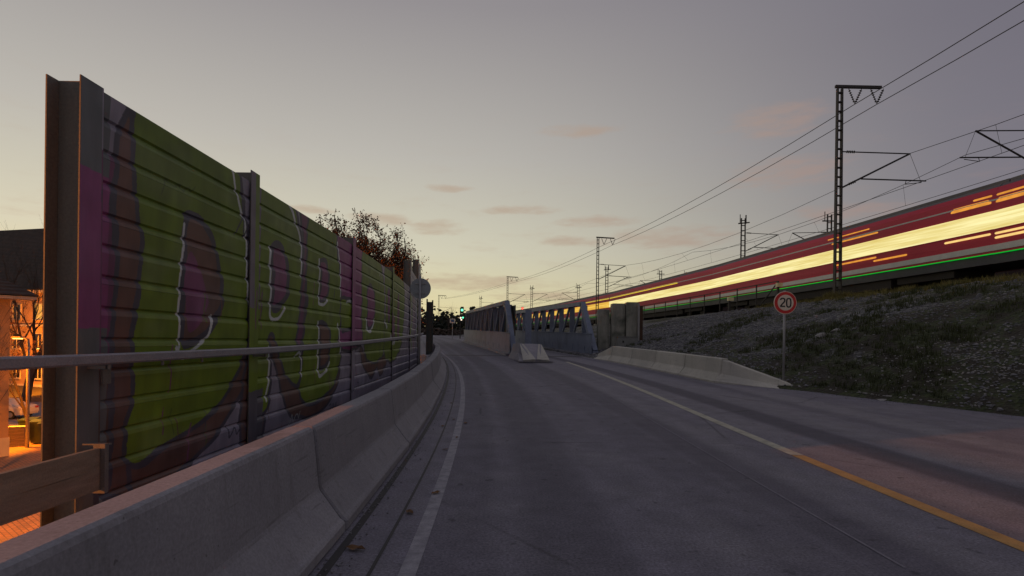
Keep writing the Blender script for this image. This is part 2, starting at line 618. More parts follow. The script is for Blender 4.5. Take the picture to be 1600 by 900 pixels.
# ------------------------------------------------------------------ plan functions (metres; road runs along +Y)
def zr(y):
    return 0.0 if y < 4 else (.025 * (y - 4) ** 2 / 16 if y < 12 else .025 * (y - 8))


def cv_(y):
    return .003 * y * y if y < 30 else 2.7 + .18 * (y - 30) + (0.0018 * (y - 62) ** 2 if y > 62 else 0)


def wallX(y):
    return -3.75 - (.0035 * (y - 10) ** 2 if y > 10 else 0)


def leftX(y):           # barrier foot
    return -1.2 - cv_(y)


def edgeR(y):           # right edge of the carriageway
    if y >= 18:
        return 7.3 - cv_(y)
    pts = [(-30, 24), (0, 20), (8, 13), (11, 10.3), (13, 9.2), (15, 8.3), (16.5, 7.2), (18, 6.33)]
    for (a, xa), (b, xb) in zip(pts, pts[1:]):
        if y <= b:
            f = max(0, (y - a) / (b - a))
            return xa + (xb - xa) * f
    return 6.33


def mastX(y):
    return 19.9 - .00146 * y * y


def railz(y):
    f = max(0, min(1, (y - 15) / 115))
    return 4.38 - .58 * f * f * (3 - 2 * f)


def tang(fx, y):
    d = (fx(y + .5) - fx(y - .5))
    return math.atan2(-d, 1.0)       # rotation about Z that turns +Y to the tangent


# ------------------------------------------------------------------ setting: ground, road, slope
ys = [-40, -20, -8, 0] + [i * 1.5 for i in range(1, 28)] + [45, 50, 56, 63, 70, 80, 90, 105, 125, 150, 180, 230, 300, 420, 700, 1500, 3000]


def deck_left(y):
    return (wallX(y) + .45) if y < 34 else leftX(y) - 1.6


def streetz(y):
    f = max(0, min(1, (y - 52) / 40))
    f = f * f * (3 - 2 * f)
    return -5 * (1 - f) + (zr(min(y, 130)) - .6) * f


def groundz(x, y):
    return streetz(y)


rows = []
for y in ys:
    zz = streetz(y)
    far = 4.0 if y > 40 else -5.2
    dl = deck_left(min(y, 140))
    row = [(-3500, y, zz), (-700, y, zz), (-200, y, zz), (-90, y, zz), (-50, y, zz), (-25, y, zz), (dl - 3 if y < 140 else -55, y, zz)]
    row += [(max(dl, -50) + .05, y, min(zz, zr(min(y, 120)) - .25)), (60 if y < 160 else 80, y, min(zr(min(y, 120)) - .3, 2.4)), (300, y, 3.6), (900, y, 3.8), (3500, y, 3.8)]
    rows.append(row)
MB().grid(rows).build('ground', m_ground, kind='structure')
# lower street, paved, under orange lamps
MB().grid([[(-70, y, -4.93), (-3.9, y, -4.93)] for y in (-10, 0, 10, 20, 30, 38)]).build('pavement', m_paver, kind='structure')
MB().grid([[(-75, y, -4.9), (-3.9, y, -4.9)] for y in (38.2, 43, 48, 52)]).build('street', m_asph, kind='structure')
MB().box((-39, 38.1, -4.9), (62, .16, .14)).build('kerb', m_conc_pale, kind='structure')


def uvmap(o, fn):
    me = o.data
    uv = me.uv_layers.new(name='UVMap')
    for lp in me.loops:
        uv.data[lp.index].uv = fn(me.vertices[lp.vertex_index].co)


yr = [-30, -10, -4, 0, 2, 4] + [5 + i for i in range(60)] + [66, 69, 72, 76, 80, 84, 88, 92, 96, 100, 105, 110, 118]
rows = []
for y in yr:
    a = leftX(y) - .55
    b = edgeR(y) + .25
    rows.append([(a + (b - a) * k / 14, y, zr(y) + .0) for k in range(15)])
road = MB().grid(rows).build('road', m_asph, kind='structure')
uvmap(road, lambda c: (c.x + cv_(c.y), c.y))
# deck slab between barrier and wall, with its outer face down to the street
rows = []
for y in [-12, 0, 4, 8, 12, 16, 20, 24, 28, 32, 34, 40, 46, 52, 58, 66, 76, 90]:
    dl = deck_left(y)
    rows.append([(dl, y, -5.1), (dl, y, zr(y) - .05), (leftX(y) - .5, y, zr(y) - .05)])
MB().grid(rows).build('retaining_wall', m_conc, kind='structure', label='concrete deck edge and retaining wall below the painted noise wall')


def strip(name, xo, hw, y0, y1, mat, dz=.004, step=.8, taper=None):
    rows = []
    n = max(2, int((y1 - y0) / step))
    for i in range(n + 1):
        y = y0 + (y1 - y0) * i / n
        h = hw if not taper else hw * taper(y)
        x = xo(y)
        rows.append([(x - h, y, zr(y) + dz), (x + h, y, zr(y) + dz)])
    return MB().grid(rows).build(name, mat, parent=road)


strip('edge_line', lambda y: -.60 - .0033 * y * y if y < 30 else -.6 - 2.97 - .19 * (y - 30), .055, 1.5, 60, m_line).__setitem__('label', 'white edge line curving along the barrier')
strip('median_line', lambda y: 3.78 - .0022 * max(0, y - 5) ** 2, .085, 7.15, 27, m_line_pale)
strip('median_line', lambda y: 3.78 - .0022 * max(0, y - 5) ** 2, .085, 1.5, 7.13, m_line_yel)['label'] = 'orange stretch of the median line'
strip('faint_line', lambda y: 2.62 - .0022 * max(0, y - 5) ** 2, .011, 3.6, 22, m_asph_red)
strip('tar_seam', lambda y: -.84 - .0031 * y * y, .012, 1.5, 30, m_seam)
strip('tar_seam', lambda y: -1.13 - .003 * y * y, .03, 1.5, 30, m_seam, dz=.003)
# dark transition joint near the bridges and light approach plate far off
rows = [[(leftX(y) + .3 + (8.0) * k / 8, y, zr(y) + .004) for k in range(9)] for y in (31.6, 32.3)]
MB().grid(rows).build('expansion_joint', m_seam, parent=road)
rows = [[(leftX(y) + .3 + 4.6 * k / 4, y, zr(y) + .006) for k in range(5)] for y in (92, 97, 102, 108)]
MB().grid(rows).build('pale_road_slab', m_line, parent=road)
# embankment
def crestX(y):
    return mastX(y) - 1.3


def slope_z(x, y):
    a, b = edgeR(y), crestX(y)
    top = railz(y) - .40
    bot = zr(y)
    f = (x - a) / max(.5, b - a)
    if f <= 0:
        return bot - .03
    f = min(1, f)
    g = f ** .92
    z = bot + (top - bot) * (g * .9 + .1 * f * f * (3 - 2 * f))
    if .0 < f < 1:
        amp = min(1, f * 8, (1 - f) * 8)
        z += amp * (.16 * mnoise.noise((x * .5, y * .5, 1.3)) + .07 * mnoise.noise((x * 1.7, y * 1.7, 4.1)) + .035 * mnoise.noise((x * 5, y * 5, 2.2)))
    return z


rows = []
yy = 5.0
ylist = []
while yy < 150:
    ylist.append(yy)
    yy += .16 if yy < 26 else (.35 if yy < 40 else (1.0 if yy < 70 else 3.0))
for y in ylist:
    a, b = edgeR(y) - .35, crestX(y)
    b = max(b, a + 1.0)
    rows.append([(a + (b - a) * k / 84, y, slope_z(a + (b - a) * k / 84, y)) for k in range(85)])
emb = MB().grid(rows).build('embankment', m_slope, kind='structure', smooth=True)
rows = []
for y in [-30, -10, 0] + [5 + 2.5 * i for i in range(40)] + [110, 120, 130, 140, 150, 170, 200]:
    b = crestX(y)
    z0 = railz(y) - .40
    m0 = mastX(y)
    rows.append([(b, y, z0), (m0 + .6, y, z0 + .12), (m0 + 1.7, y, railz(y) - .12), (m0 + 5.3, y, railz(y) - .12), (m0 + 6.1, y, railz(y) + .95), (m0 + 21, y, railz(y) + .95), (m0 + 30, y, railz(y) + .5), (m0 + 60, y, railz(y) - .9)])
MB().grid(rows).build('track_bed', m_ballast, kind='structure')
for off, nm in ((3.45, 'near'), (7.3, 'far')):
    tr = thing('railway_track', f'pair of rusty rails on the ballast, {"under the red train" if nm == "near" else "behind the red train"}', 'railway track', (0, 0, 0), 0, 'railway tracks on the embankment')
    for s_ in (-.75, .75):
        mb = MB()
        yl = [5 + 3 * i for i in range(50)]
        mb.loft([[(mastX(y) + off + s_ + dx, y, railz(y) + (1.1 if off > 5 else 0) + dz) for dx, dz in ((-.035, -.14), (.035, -.14), (.035, 0), (-.035, 0))] for y in yl])
        mb.build('rail', m_rustrail, tr)

# ------------------------------------------------------------------ concrete barriers
JP = [(0, 0), (0, .09), (.03, .10), (.20, .33), (.25, .78), (.27, .80), (.44, .80), (.46, .78), (.51, .33), (.68, .10), (.71, .09), (.71, 0)]


def jersey(name, p0, p1, h0, h1, mat, label, group, nrm_sign=1, nsub=5):
    """block from p0 to p1 (foot line facing the road); h0/h1 scale its height at both ends"""
    p0, p1 = Vector(p0), Vector(p1)
    d = (p1 - p0)
    L = d.xy.length
    ang = math.atan2(d.y, d.x)
    root_loc = p0
    mb = MB()
    secs = []
    for i in range(nsub + 1):
        f = i / nsub
        sx = .02 + (L - .04) * f
        h = h0 + (h1 - h0) * f
        z = d.z * f
        q = []
        for o, zz in JP:
            k = zz * h
            o2 = .355 + (o - .355) * (1 if zz < .2 else 1)
            q.append((sx, nrm_sign * o2, z + k))
        secs.append(q)
    mb.loft(secs)
    o = mb.build(name, mat, label=label, cat='concrete barrier', group=group)
    jr = random.Random(int(p0.y * 100))
    o.location = root_loc + Vector((jr.uniform(-.008, .008), 0, jr.uniform(-.006, .002)))
    o.rotation_euler = (0, 0, ang + jr.uniform(-.003, .003))
    bv = o.modifiers.new('edge', 'BEVEL')
    bv.width = .014
    bv.segments = 1
    bv.limit_method = 'ANGLE'
    return o


bounds = [-2.05, 1.05, 4.16, 7.28, 10.5, 13.6, 16.7, 19.8, 22.9, 26.0, 29.1]
for i, (a, b) in enumerate(zip(bounds, bounds[1:])):
    jersey('concrete_barrier', (leftX(a), a, zr(a)), (leftX(b), b, zr(b)), 1, 1, m_conc,
           f'grey concrete barrier block along the painted wall, {ORD[i]} from the open wall end',
           'grey barrier blocks along the painted wall', 1)
rb = [30.3, 28.0, 25.3, 22.6, 19.9, 17.2]
for i, (a, b) in enumerate(zip(rb, rb[1:])):
    xo = lambda y: 7.3 - cv_(y)
    jersey('concrete_barrier', (xo(a), a, zr(a) - .02), (xo(b), b, zr(b) - .02), .35 if i == 0 else 1, 1, m_conc_pale,
           ('pale concrete barrier block with a ramped end beside the steel bridge' if i == 0 else
            f'pale concrete barrier block below the gravel slope, {ORD[i]} from the steel bridge'),
           'pale barrier blocks below the gravel slope', 1)
jersey('concrete_barrier', (7.3 - cv_(17.2), 17.2, zr(17.2) - .02), (8.05, 15.35, zr(15.35) - .03), 1, .12, m_conc_pale,
       'pale concrete barrier end sloping down to the road in front of the speed limit sign', 'pale barrier blocks below the gravel slope', 1)


# median end piece in front of the bridge: wide block with a sloped nose
def median_ramp():
    t = thing('median_end_block', 'wide grey concrete median end block with sloping nose in front of the steel bridge', 'concrete block', (1.02, 27.0, zr(27.0)), R(7))
    mb = MB()
    #  sections along the block, from nose (y=-1) to back
    def sec(y, h, wt, wb):
        return [(-wb, y, 0), (-wb, y, .07), (-wt - .12, y, .07 + (h - .07) * .42), (-wt, y, h), (wt, y, h), (wt + .12, y, .07 + (h - .07) * .42), (wb, y, .07), (wb, y, 0)]
    mb.loft([sec(-1.2, .14, .22, .82), sec(.55, .86, .52, .80), sec(3.6, .86, .52, .80)])
    mb.build('block_body', m_conc, t)
    for s_ in (-1, 1):
        e = MB()
        e.loft([[(s_ * (.22 + k), -1.2, .145 + dz) for k, dz in ((-.19, .012), (.42, -.03))] + [(s_ * .60, -1.2, .02), (s_ * .05, -1.2, .02)],
                [(s_ * (.52 + k), .55, .865 + dz) for k, dz in ((-.13, .010), (.03, -.02))] + [(s_ * .50, .55, .75), (s_ * .40, .55, .75)]])
        e.build('nose_edge', m_conc_pale, t)
    return t


median_ramp()

# ------------------------------------------------------------------ graffiti print (flat paint, generated in code)
GW, GH = 2900, 480            # covers s = 4.5..33.5 m, z = -0.6..4.2 m
ss = 4.5 + (np.arange(GW) + .5) / GW * 29.0
zz_ = -.6 + (np.arange(GH) + .5) / GH * 4.8
SG, ZG = np.meshgrid(ss, zz_)
rng = np.random.default_rng(3)


def smooth_noise(nx, ny):
    a = rng.random((ny + 2, nx + 2))
    xi = np.linspace(0, nx, GW)
    yi = np.linspace(0, ny, GH)
    x0 = xi.astype(int)
    y0 = yi.astype(int)
    fx = xi - x0
    fy = yi - y0
    fx = fx * fx * (3 - 2 * fx)
    fy = fy * fy * (3 - 2 * fy)
    A = a[np.ix_(y0, x0)] * (1 - fx) + a[np.ix_(y0, x0 + 1)] * fx
    B = a[np.ix_(y0 + 1, x0)] * (1 - fx) + a[np.ix_(y0 + 1, x0 + 1)] * fx
    return A * (1 - fy)[:, None] + B * fy[:, None]


wob1 = (smooth_noise(90, 16) - .5) * .10
wob2 = (smooth_noise(90, 16) - .5) * .10
SW, ZW = SG + wob1, ZG + wob2
img = np.zeros((GH, GW, 3))
C_BASE = np.array(lin(160, 153, 170)[:3]) * .85
C_GREEN = np.array((.170, .255, .008))
C_GREEN2 = np.array((.125, .195, .016))
C_MAR = np.array((.150, .075, .060))
C_PUR = np.array((.21, .060, .150))
C_MAG = np.array((.27, .060, .195))
C_NAVY = np.array((.065, .060, .088))
C_HL = np.array((.62, .65, .66))
img[:] = C_BASE * (0.85 + .3 * smooth_noise(40, 8)[..., None])


def cat_curve(pts, n=10, closed=True):
    P = [np.array(p, float) for p in pts]
    out = []
    N = len(P)
    for i in range(N if closed else N - 1):
        if closed:
            a, b, c_, d = P[i - 1], P[i], P[(i + 1) % N], P[(i + 2) % N]
        else:
            a, b, c_, d = P[max(i - 1, 0)], P[i], P[i + 1], P[min(i + 2, N - 1)]
        for k in range(n):
            t = k / n
            out.append(.5 * ((2 * b) + (c_ - a) * t + (2 * a - 5 * b + 4 * c_ - d) * t * t + (-a + 3 * b - 3 * c_ + d) * t ** 3))
    if not closed:
        out.append(P[-1])
    return out


def window_(pts, m=.35):
    xs = [p[0] for p in pts]
    i0 = max(0, int((min(xs) - m - 4.5) / 29 * GW))
    i1 = min(GW, int((max(xs) + m - 4.5) / 29 * GW) + 1)
    return slice(i0, i1)


def inside(pts, sl):
    x, y = SW[:, sl], ZW[:, sl]
    r = np.zeros(x.shape, bool)
    n = len(pts)
    for i in range(n):
        (xa, ya), (xb, yb) = pts[i], pts[(i + 1) % n]
        if ya == yb:
            continue
        r ^= ((ya > y) != (yb > y)) & (x < (xb - xa) * (y - ya) / (yb - ya) + xa)
    return r


def dist(pts, sl, closed=True):
    x, y = SW[:, sl], ZW[:, sl]
    d = np.full(x.shape, 9.0)
    n = len(pts)
    for i in range(n if closed else n - 1):
        (xa, ya), (xb, yb) = pts[i], pts[(i + 1) % n]
        vx, vy = xb - xa, yb - ya
        t = np.clip(((x - xa) * vx + (y - ya) * vy) / (vx * vx + vy * vy + 1e-9), 0, 1)
        d = np.minimum(d, np.hypot(x - xa - t * vx, y - ya - t * vy))
    return d


def fill(pts, col, outline=.045, col2=None, curve=True, oc=C_NAVY):
    pts = cat_curve(pts) if curve else pts
    sl = window_(pts)
    ins = inside(pts, sl)
    sub = img[:, sl]
    if outline:
        sub[dist(pts, sl) < outline] = oc
    colr = np.broadcast_to(col, sub.shape)
    if col2 is not None:
        f = np.clip((ZW[:, sl] - .2) / 3.2, 0, 1)[..., None]
        colr = col * (1 - f) + col2 * f
    mask = ins & ((dist(pts, sl) > outline * .5) if outline else True)
    sub[mask] = colr[mask]
    img[:, sl] = sub


def stroke(pts, col, wd):
    pts = cat_curve(pts, closed=False)
    sl = window_(pts)
    sub = img[:, sl]
    sub[dist(pts, sl, False) < wd] = col
    img[:, sl] = sub


# post 1 flange and the start of the wall
sl0 = slice(0, int(.36 / 29 * GW))
sub = img[:, sl0]
zc = ZW[:, sl0]
sub[:] = np.array((.13, .14, .15))
sub[(zc > 1.55) & (zc < 2.86)] = C_MAG
img[:, sl0] = sub
sl0 = slice(int(.36 / 29 * GW), int(.62 / 29 * GW))
sub = img[:, sl0]
sub[(ZW[:, sl0] < 3.06)] = C_PUR * .8
sub[(ZW[:, sl0] < 1.2)] = C_MAR * .7
img[:, sl0] = sub
# letter shadows (brown) first, then the green bodies
fill([(4.95, -.05), (5.62, -.02), (6.31, .12), (6.9, .45), (7.35, .85), (7.55, 1.5), (7.2, 1.6), (6.2, .9), (5.2, .6), (4.95, .35)], C_MAR)
fill([(7.55, -.2), (7.95, .1), (8.0, 1.3), (7.55, 1.35), (7.25, .4)], C_MAR)
fill([(4.95, 3.3), (5.15, 3.62), (5.32, 3.62), (5.30, 2.85), (5.27, 2.1), (5.22, 1.38), (5.18, .3), (5.1, -.1), (4.93, .0), (4.95, 1.6)], C_MAR, curve=False)
fill([(5.28, 3.75), (7.0, 3.75), (7.28, 3.08), (7.44, 2.41), (7.46, 1.71), (7.33, 1.19), (6.78, .69), (6.17, .44), (5.62, .29), (5.16, .3), (5.22, 1.38), (5.28, 2.23)], C_GREEN, col2=C_GREEN2)
fill([(7.7, 3.75), (8.8, 3.75), (9.3, 3.1), (9.45, 2.0), (9.3, 1.4), (9.25, .7), (8.75, .75), (8.3, 1.35), (8.12, 1.4), (8.1, .45), (7.6, .5), (7.62, 2)], C_GREEN, col2=C_GREEN2)
fill([(8.95, .2), (9.6, .1), (10.6, .15), (11.4, .6), (11.3, 1.0), (9.6, .6), (8.7, .9), (8.3, 1.5), (8.15, 1.4), (8.5, .7)], C_MAR)
fill([(9.55, 3.75), (10.9, 3.75), (11.5, 3.1), (11.55, 1.3), (11.4, .8), (10.9, .45), (9.9, .32), (9.35, .5), (9.45, 1.4), (9.62, 2.2)], C_GREEN, col2=C_GREEN2)
fill([(11.35, 3.75), (13.32, 3.75), (13.24, 2.41), (13.41, 1.47), (12.12, 1.25), (11.42, 1.41), (11.6, 2.2)], C_MAG)
fill([(11.6, 2.35), (12.5, 2.25), (12.5, 1.75), (11.9, 1.7), (11.55, 1.72)], C_GREEN, outline=.05)
fill([(13.2, 1.3), (14.2, .9), (16.3, 1.0), (16.2, .62), (15.5, .45), (15.1, .7), (14.5, .45), (13.9, .62), (13.4, .9)], C_MAR)
fill([(13.35, 3.75), (15.0, 3.75), (15.9, 3.2), (16.1, 2.1), (15.9, 1.1), (14.9, .85), (13.9, 1.0), (13.4, 1.6), (13.3, 2.5)], C_GREEN, col2=C_GREEN2)
fill([(16.2, 3.75), (18.8, 3.75), (20.3, 3.4), (20.2, 2.0), (19.4, 1.2), (17.8, .8), (16.4, .9), (16.05, 1.4), (16.3, 2.4)], C_GREEN, col2=C_GREEN2)
# counters
fill([(5.97, 2.71), (6.19, 2.82), (6.52, 2.64), (6.74, 2.24), (6.71, 1.84), (6.47, 1.56), (6.09, 1.42), (5.97, 1.48), (5.99, 2.1)], C_MAR, outline=.06)
fill([(6.02, 2.4), (6.2, 2.35), (6.4, 2.1), (6.5, 1.8), (6.3, 1.62), (6.05, 1.6)], C_PUR, outline=0)
fill([(8.19, 2.78), (8.5, 2.86), (8.76, 2.59), (8.77, 2.28), (8.58, 2.06), (8.21, 1.96), (8.22, 2.4)], C_PUR, outline=.07)
fill([(9.2, 3.72), (9.52, 3.72), (9.57, 2.92), (9.53, 2.13), (9.45, 1.46), (9.2, 1.38), (9.38, 2.2), (9.42, 3.0)], C_PUR * .8, outline=.05)
fill([(10.27, 2.94), (10.63, 2.94), (10.72, 2.6), (10.66, 2.31), (10.3, 2.19), (10.32, 2.6)], C_PUR, outline=.06)
fill([(10.25, 1.72), (10.76, 1.68), (10.85, 1.34), (10.78, 1.08), (10.35, .95), (10.36, 1.3)], C_MAR * 1.15, outline=.06)
fill([(13.85, 2.72), (14.45, 2.83), (14.79, 2.35), (14.5, 1.9), (13.95, 1.8), (13.9, 2.3)], C_MAG, outline=.06)
fill([(16.6, 2.9), (16.95, 2.9), (16.95, 2.2), (16.7, 2.1)], C_PUR, outline=.06)
fill([(17.3, 2.3), (17.9, 2.2), (17.9, 1.5), (17.5, 1.5)], C_PUR, outline=.05)
fill([(18.6, 2.9), (19.0, 2.8), (19.0, 1.6), (18.6, 1.6)], C_PUR * .9, outline=.05)
# highlights
for p, wd in [([(5.93, 2.7), (5.91, 2.14), (5.89, 1.51), (5.89, 1.32)], .020), ([(5.84, 1.34), (6.0, 1.26), (6.16, 1.33), (6.41, 1.46), (6.56, 1.68)], .024),
              ([(6.99, 3.62), (7.21, 3.15), (7.36, 2.75), (7.45, 2.24), (7.50, 1.9)], .022), ([(8.14, 2.82), (8.11, 2.32), (8.12, 1.84), (8.4, 1.80), (8.62, 1.93)], .030),
              ([(8.8, 3.62), (9.07, 3.38), (9.27, 3.09), (9.36, 2.56)], .028), ([(10.2, 2.98), (10.2, 2.3), (10.22, 2.12), (10.45, 2.08), (10.66, 2.2)], .032),
              ([(10.18, 1.75), (10.22, 1.2), (10.25, .82), (10.6, .85), (10.85, 1.02)], .035), ([(11.3, 3.5), (11.45, 2.9), (11.5, 2.4)], .03),
              ([(11.3, 1.75), (11.5, 1.45), (11.5, 1.2)], .03), ([(8.08, 1.35), (8.08, .9), (8.05, .55)], .028), ([(9.1, 1.2), (9.3, 1.18), (9.35, .8)], .026),
              ([(13.8, 2.0), (13.85, 1.74), (14.3, 1.70), (14.7, 2.0)], .045), ([(16.2, 2.0), (16.5, 1.85)], .05), ([(17.1, 1.6), (17.6, 1.3), (18.2, 1.5)], .05),
              ([(12.0, 2.32), (12.6, 2.28)], .035)]:
    stroke(p, C_HL, wd)
# painted front of the second post
sl0 = slice(int((7.655 - 4.5) / 29 * GW), int((7.79 - 4.5) / 29 * GW))
sub = img[:, sl0]
zc = ZW[:, sl0]
sub[zc > 1.9] = np.array((.17, .14, .18))
img[:, sl0] = sub
sl0 = slice(int((7.65 - 4.5) / 29 * GW), int((7.92 - 4.5) / 29 * GW))
sub = img[:, sl0]
sub[ZW[:, sl0] < .75] = np.array((.13, .12, .15))
img[:, sl0] = sub
# drips and small tags
gr_ = random.Random(21)
for k in range(46):
    s0 = gr_.uniform(5.4, 20)
    z0 = gr_.choice([gr_.uniform(.4, 1.0), gr_.uniform(1.3, 2.6)])
    stroke([(s0, z0), (s0 + gr_.uniform(-.01, .01), z0 - gr_.uniform(.12, .5))], gr_.choice([C_MAR, C_GREEN2 * .8, C_NAVY, C_PUR]), gr_.uniform(.006, .014))
for s0, z0, c_ in [(6.9, .25, C_NAVY), (8.9, .15, C_HL * .7), (12.6, .35, C_NAVY), (7.1, 2.9, C_NAVY), (10.9, .1, C_NAVY), (15.2, 3.3, C_HL * .6), (5.6, 3.1, C_GREEN2 * .6)]:
    pts, x_ = [], s0
    for q in range(9):
        pts.append((x_, z0 + gr_.uniform(-.13, .13)))
        x_ += gr_.uniform(.03, .10)
    stroke(pts, c_, .011)
# far bays: lilac base with pale outlines and bits of colour
for k in range(9):
    s0 = 21.5 + k * 1.25
    stroke([(s0, 3.3), (s0 + .5, 2.4), (s0 + .1, 1.7), (s0 + .6, 1.0)], (C_NAVY, C_GREEN * 1.4, C_MAR * 1.8)[k % 3], .10)
    stroke([(s0 + .6, 3.5), (s0 + .9, 2.2), (s0 + .7, 1.2)], (C_HL, C_GREEN, C_MAG)[k % 3], .06)
fade = smooth_noise(60, 20)
img = img * (1 - .09 * np.clip((fade - .55) * 3, 0, 1)[..., None]) + C_BASE * (.09 * np.clip((fade - .55) * 3, 0, 1)[..., None])
grime = 0.80 + .32 * smooth_noise(160, 30) - .14 * np.clip((.5 - ZG) / 1.0, 0, 1)
img *= grime[..., None]
img = np.clip(img, 0, 1)
rgba = np.ones((GH, GW, 4), np.float32)
rgba[..., :3] = np.where(img <= .0031308, img * 12.92, 1.055 * img ** (1 / 2.4) - .055)
gimg = bpy.data.images.new('wall_paint', GW, GH)
gimg.pixels.foreach_set(rgba.ravel())
gimg.update()
gimg.pack()


def graffiti_mat():
    m, t, b = mat_base('graffiti_paint')
    tx = t.n('ShaderNodeTexImage')
    tx.image = gimg
    tx.extension = 'EXTEND'
    uv = t.n('ShaderNodeUVMap')
    t.l(uv.outputs[0], tx.inputs[0])
    p = pos(t)
    mp = t.n('ShaderNodeMapping')
    mp.inputs['Scale'].default_value = (1, 1, .2)
    t.l(p, mp.inputs[0])
    st = t.noise(mp.outputs[0], 5, 5, .6)
    col = t.mix(1.0, tx.outputs[0], t.ramp(st, [(.25, (.78, .78, .78, 1)), (.75, (1.18, 1.18, 1.18, 1))]), 'MULTIPLY')
    t.l(col, b.inputs['Base Color'])
    b.inputs['Roughness'].default_value = .55
    return m


m_graf = graffiti_mat()


def g_uv(o, off=(0, 0, 0)):
    uvmap(o, lambda c: (((c.y + off[1]) / 1.032 - 4.5) / 29.0, (1.47 + (c.z + off[2] - 1.47) / 1.032 + .6) / 4.8))


# ------------------------------------------------------------------ noise wall
nw = thing('noise_wall', 'tall corrugated noise wall painted with green and purple graffiti letters along the road', 'noise barrier wall', (0, 0, 0))
PY = [4.77, 7.80, 12.8, 17.9, 22.9, 27.9, 31.2]
PT = [3.70, 3.84, 3.85, 3.86, 4.80, 5.60, 5.80]
PITCH = .286
for i, y in enumerate(PY):
    x = wallX(y)
    rz = tang(wallX, y) if y > 10 else 0
    # H section: front flange, web, back flange
    zb = -1.1
    post = MB()
    fl = .13
    post.box((-.108, 0, (zb + PT[i]) / 2), (.266, .016, PT[i] - zb))                       # web
    post.box((-.250, 0, (zb + PT[i]) / 2), (.012, 2 * fl, PT[i] - zb))                    # rear flange
    po = post.build('post', m_post, nw, loc=(x, y, 0))
    po.rotation_euler = (0, 0, rz)
    fr = MB().box((.040, 0, (zb + PT[i]) / 2), (.012, 2 * fl, PT[i] - zb))
    fr.build('flange', m_post, po)
    fo = MB().box((.0475, 0, (zb + PT[i]) / 2), (.002, 2 * fl - .004, PT[i] - zb - .004)).build('flange_paint', m_graf, po)
    g_uv(fo, (x, y * 1.032 - .02, 0))
for i in range(len(PY) - 1):
    y0, y1 = PY[i] + .012, PY[i + 1] - .012
    x0, x1 = wallX(PY[i]), wallX(PY[i + 1])
    top = 3.66 if i < 4 else (4.5 if i == 4 else 5.5)
    z = top
    nseg = 1
    k = 0
    while z > -.35:
        zt = z
        zb = z - 2 * PITCH
        prof = []
        for r_ in range(2):
            q = zt - r_ * PITCH
            prof += [(.026, q - .002), (.012, q - .195), (-.008, q - .213), (-.008, q - .222), (.018, q - .250), (.025, q - PITCH + .006)]
        prof[-1] = (.025, zb + .001)
        sec0 = [(x0 + a, y0, b) for a, b in prof] + [(x0 - .10, y0, zb + .004), (x0 - .10, y0, zt - .002)]
        sec1 = [(x1 + a, y1, b) for a, b in prof] + [(x1 - .09, y1, zb + .004), (x1 - .09, y1, zt - .002)]
        pm = MB().loft([sec0, sec1])
        po = pm.build('panel', m_graf, nw)
        g_uv(po)
        z = zb
        k += 1
# top capping of the panels
for i in range(4):
    mb = MB().bar((wallX(PY[i]) - .04, PY[i] + .14, 3.672), (wallX(PY[i + 1]) - .04, PY[i + 1] - .14, 3.672), .12, .02)
    co = mb.build('cap_strip', m_graf, nw)
    g_uv(co)

# handrail fixed along the wall posts
hr = thing('handrail', 'flat grey steel handrail running along the front of the painted wall', 'handrail', (0, 0, 0))
ry = [.8, 2.6, 4.77, 7.8, 10.3, 12.8, 15.3, 17.9, 20.4, 22.9, 25.4, 27.9, 29.5, 30.8]


def hrx(y):
    return wallX(y) + .22


def hrz(y):
    return zr(y) + 1.27


secs = [[(hrx(y) + dx, y, hrz(y) + dz) for dx, dz in ((-.03, -.032), (-.018, -.047), (.018, -.047), (.03, -.032), (.03, .032), (.018, .047), (-.018, .047), (-.03, .032))] for y in ry]
MB().loft(secs).build('rail_bar', m_rail, hr)
for y in PY[:6]:
    MB().box((wallX(y) + .12, y, hrz(y) - .075), (.17, .05, .03)).build('bracket', m_gal, hr)
    MB().disc((hrx(y), y, hrz(y) - .07), (0, 0, 1), .016, .04, 8).build('bolt', m_gal, hr)
for y in (5.5, 6.2):
    MB().disc((hrx(y), y, hrz(y) - .07), (0, 0, 1), .014, .04, 8).build('bolt', m_gal, hr)
MB().box((wallX(4.77) + .06, 4.95, hrz(4.77) - .17), (.02, .10, .13)).build('gusset_plate', m_gal, hr)

# toe boards at the open end
tb = thing('plank_guard', 'weathered wooden guard planks fixed to the first wall post under the handrail', 'guard planks', (0, 0, 0))
for z0, z1 in ((.345, .52), (.165, .3445)):
    mb = MB()
    secs = []
    for k in range(9):
        y = .4 + (4.60 - .4) * k / 8
        j = .004 * math.sin(k * 2.3 + z0 * 9)
        secs.append([(-3.52 + j, y, z0 + j), (-3.475 + j, y, z0 + j), (-3.475 + j, y, z1 + j), (-3.52 + j, y, z1 + j)])
    mb.loft(secs).build('plank', m_wood, tb)
MB().box((-3.49, 4.635, .345), (.10, .045, .42)).build('bracket', m_gal, tb)
MB().box((-3.56, 4.68, .54), (.22, .05, .012)).build('bracket', m_gal, tb)
MB().box((-3.60, .8, .2), (.12, .12, 2.3)).build('end_post', m_post, tb)

# sign seen from behind
sg = thing('round_sign', 'round road sign seen from its grey back on a pole between barrier and painted wall', 'road sign', (-2.72, 16.0, zr(16)), 0)
MB().tube([(0, 0, -.05), (0, 0, 3.14)], .032, 10).build('pole', m_pole, sg, smooth=True)
MB().disc((.0, .06, 2.79), (0, 1, 0), .305, .02, 40).build('plate', m_sign_back, sg)
for dz in (-.14, .14):
    MB().bar((-.16, .038, 2.79 + dz), (.16, .038, 2.79 + dz), .03, .03).build('clamp', m_pole, sg)

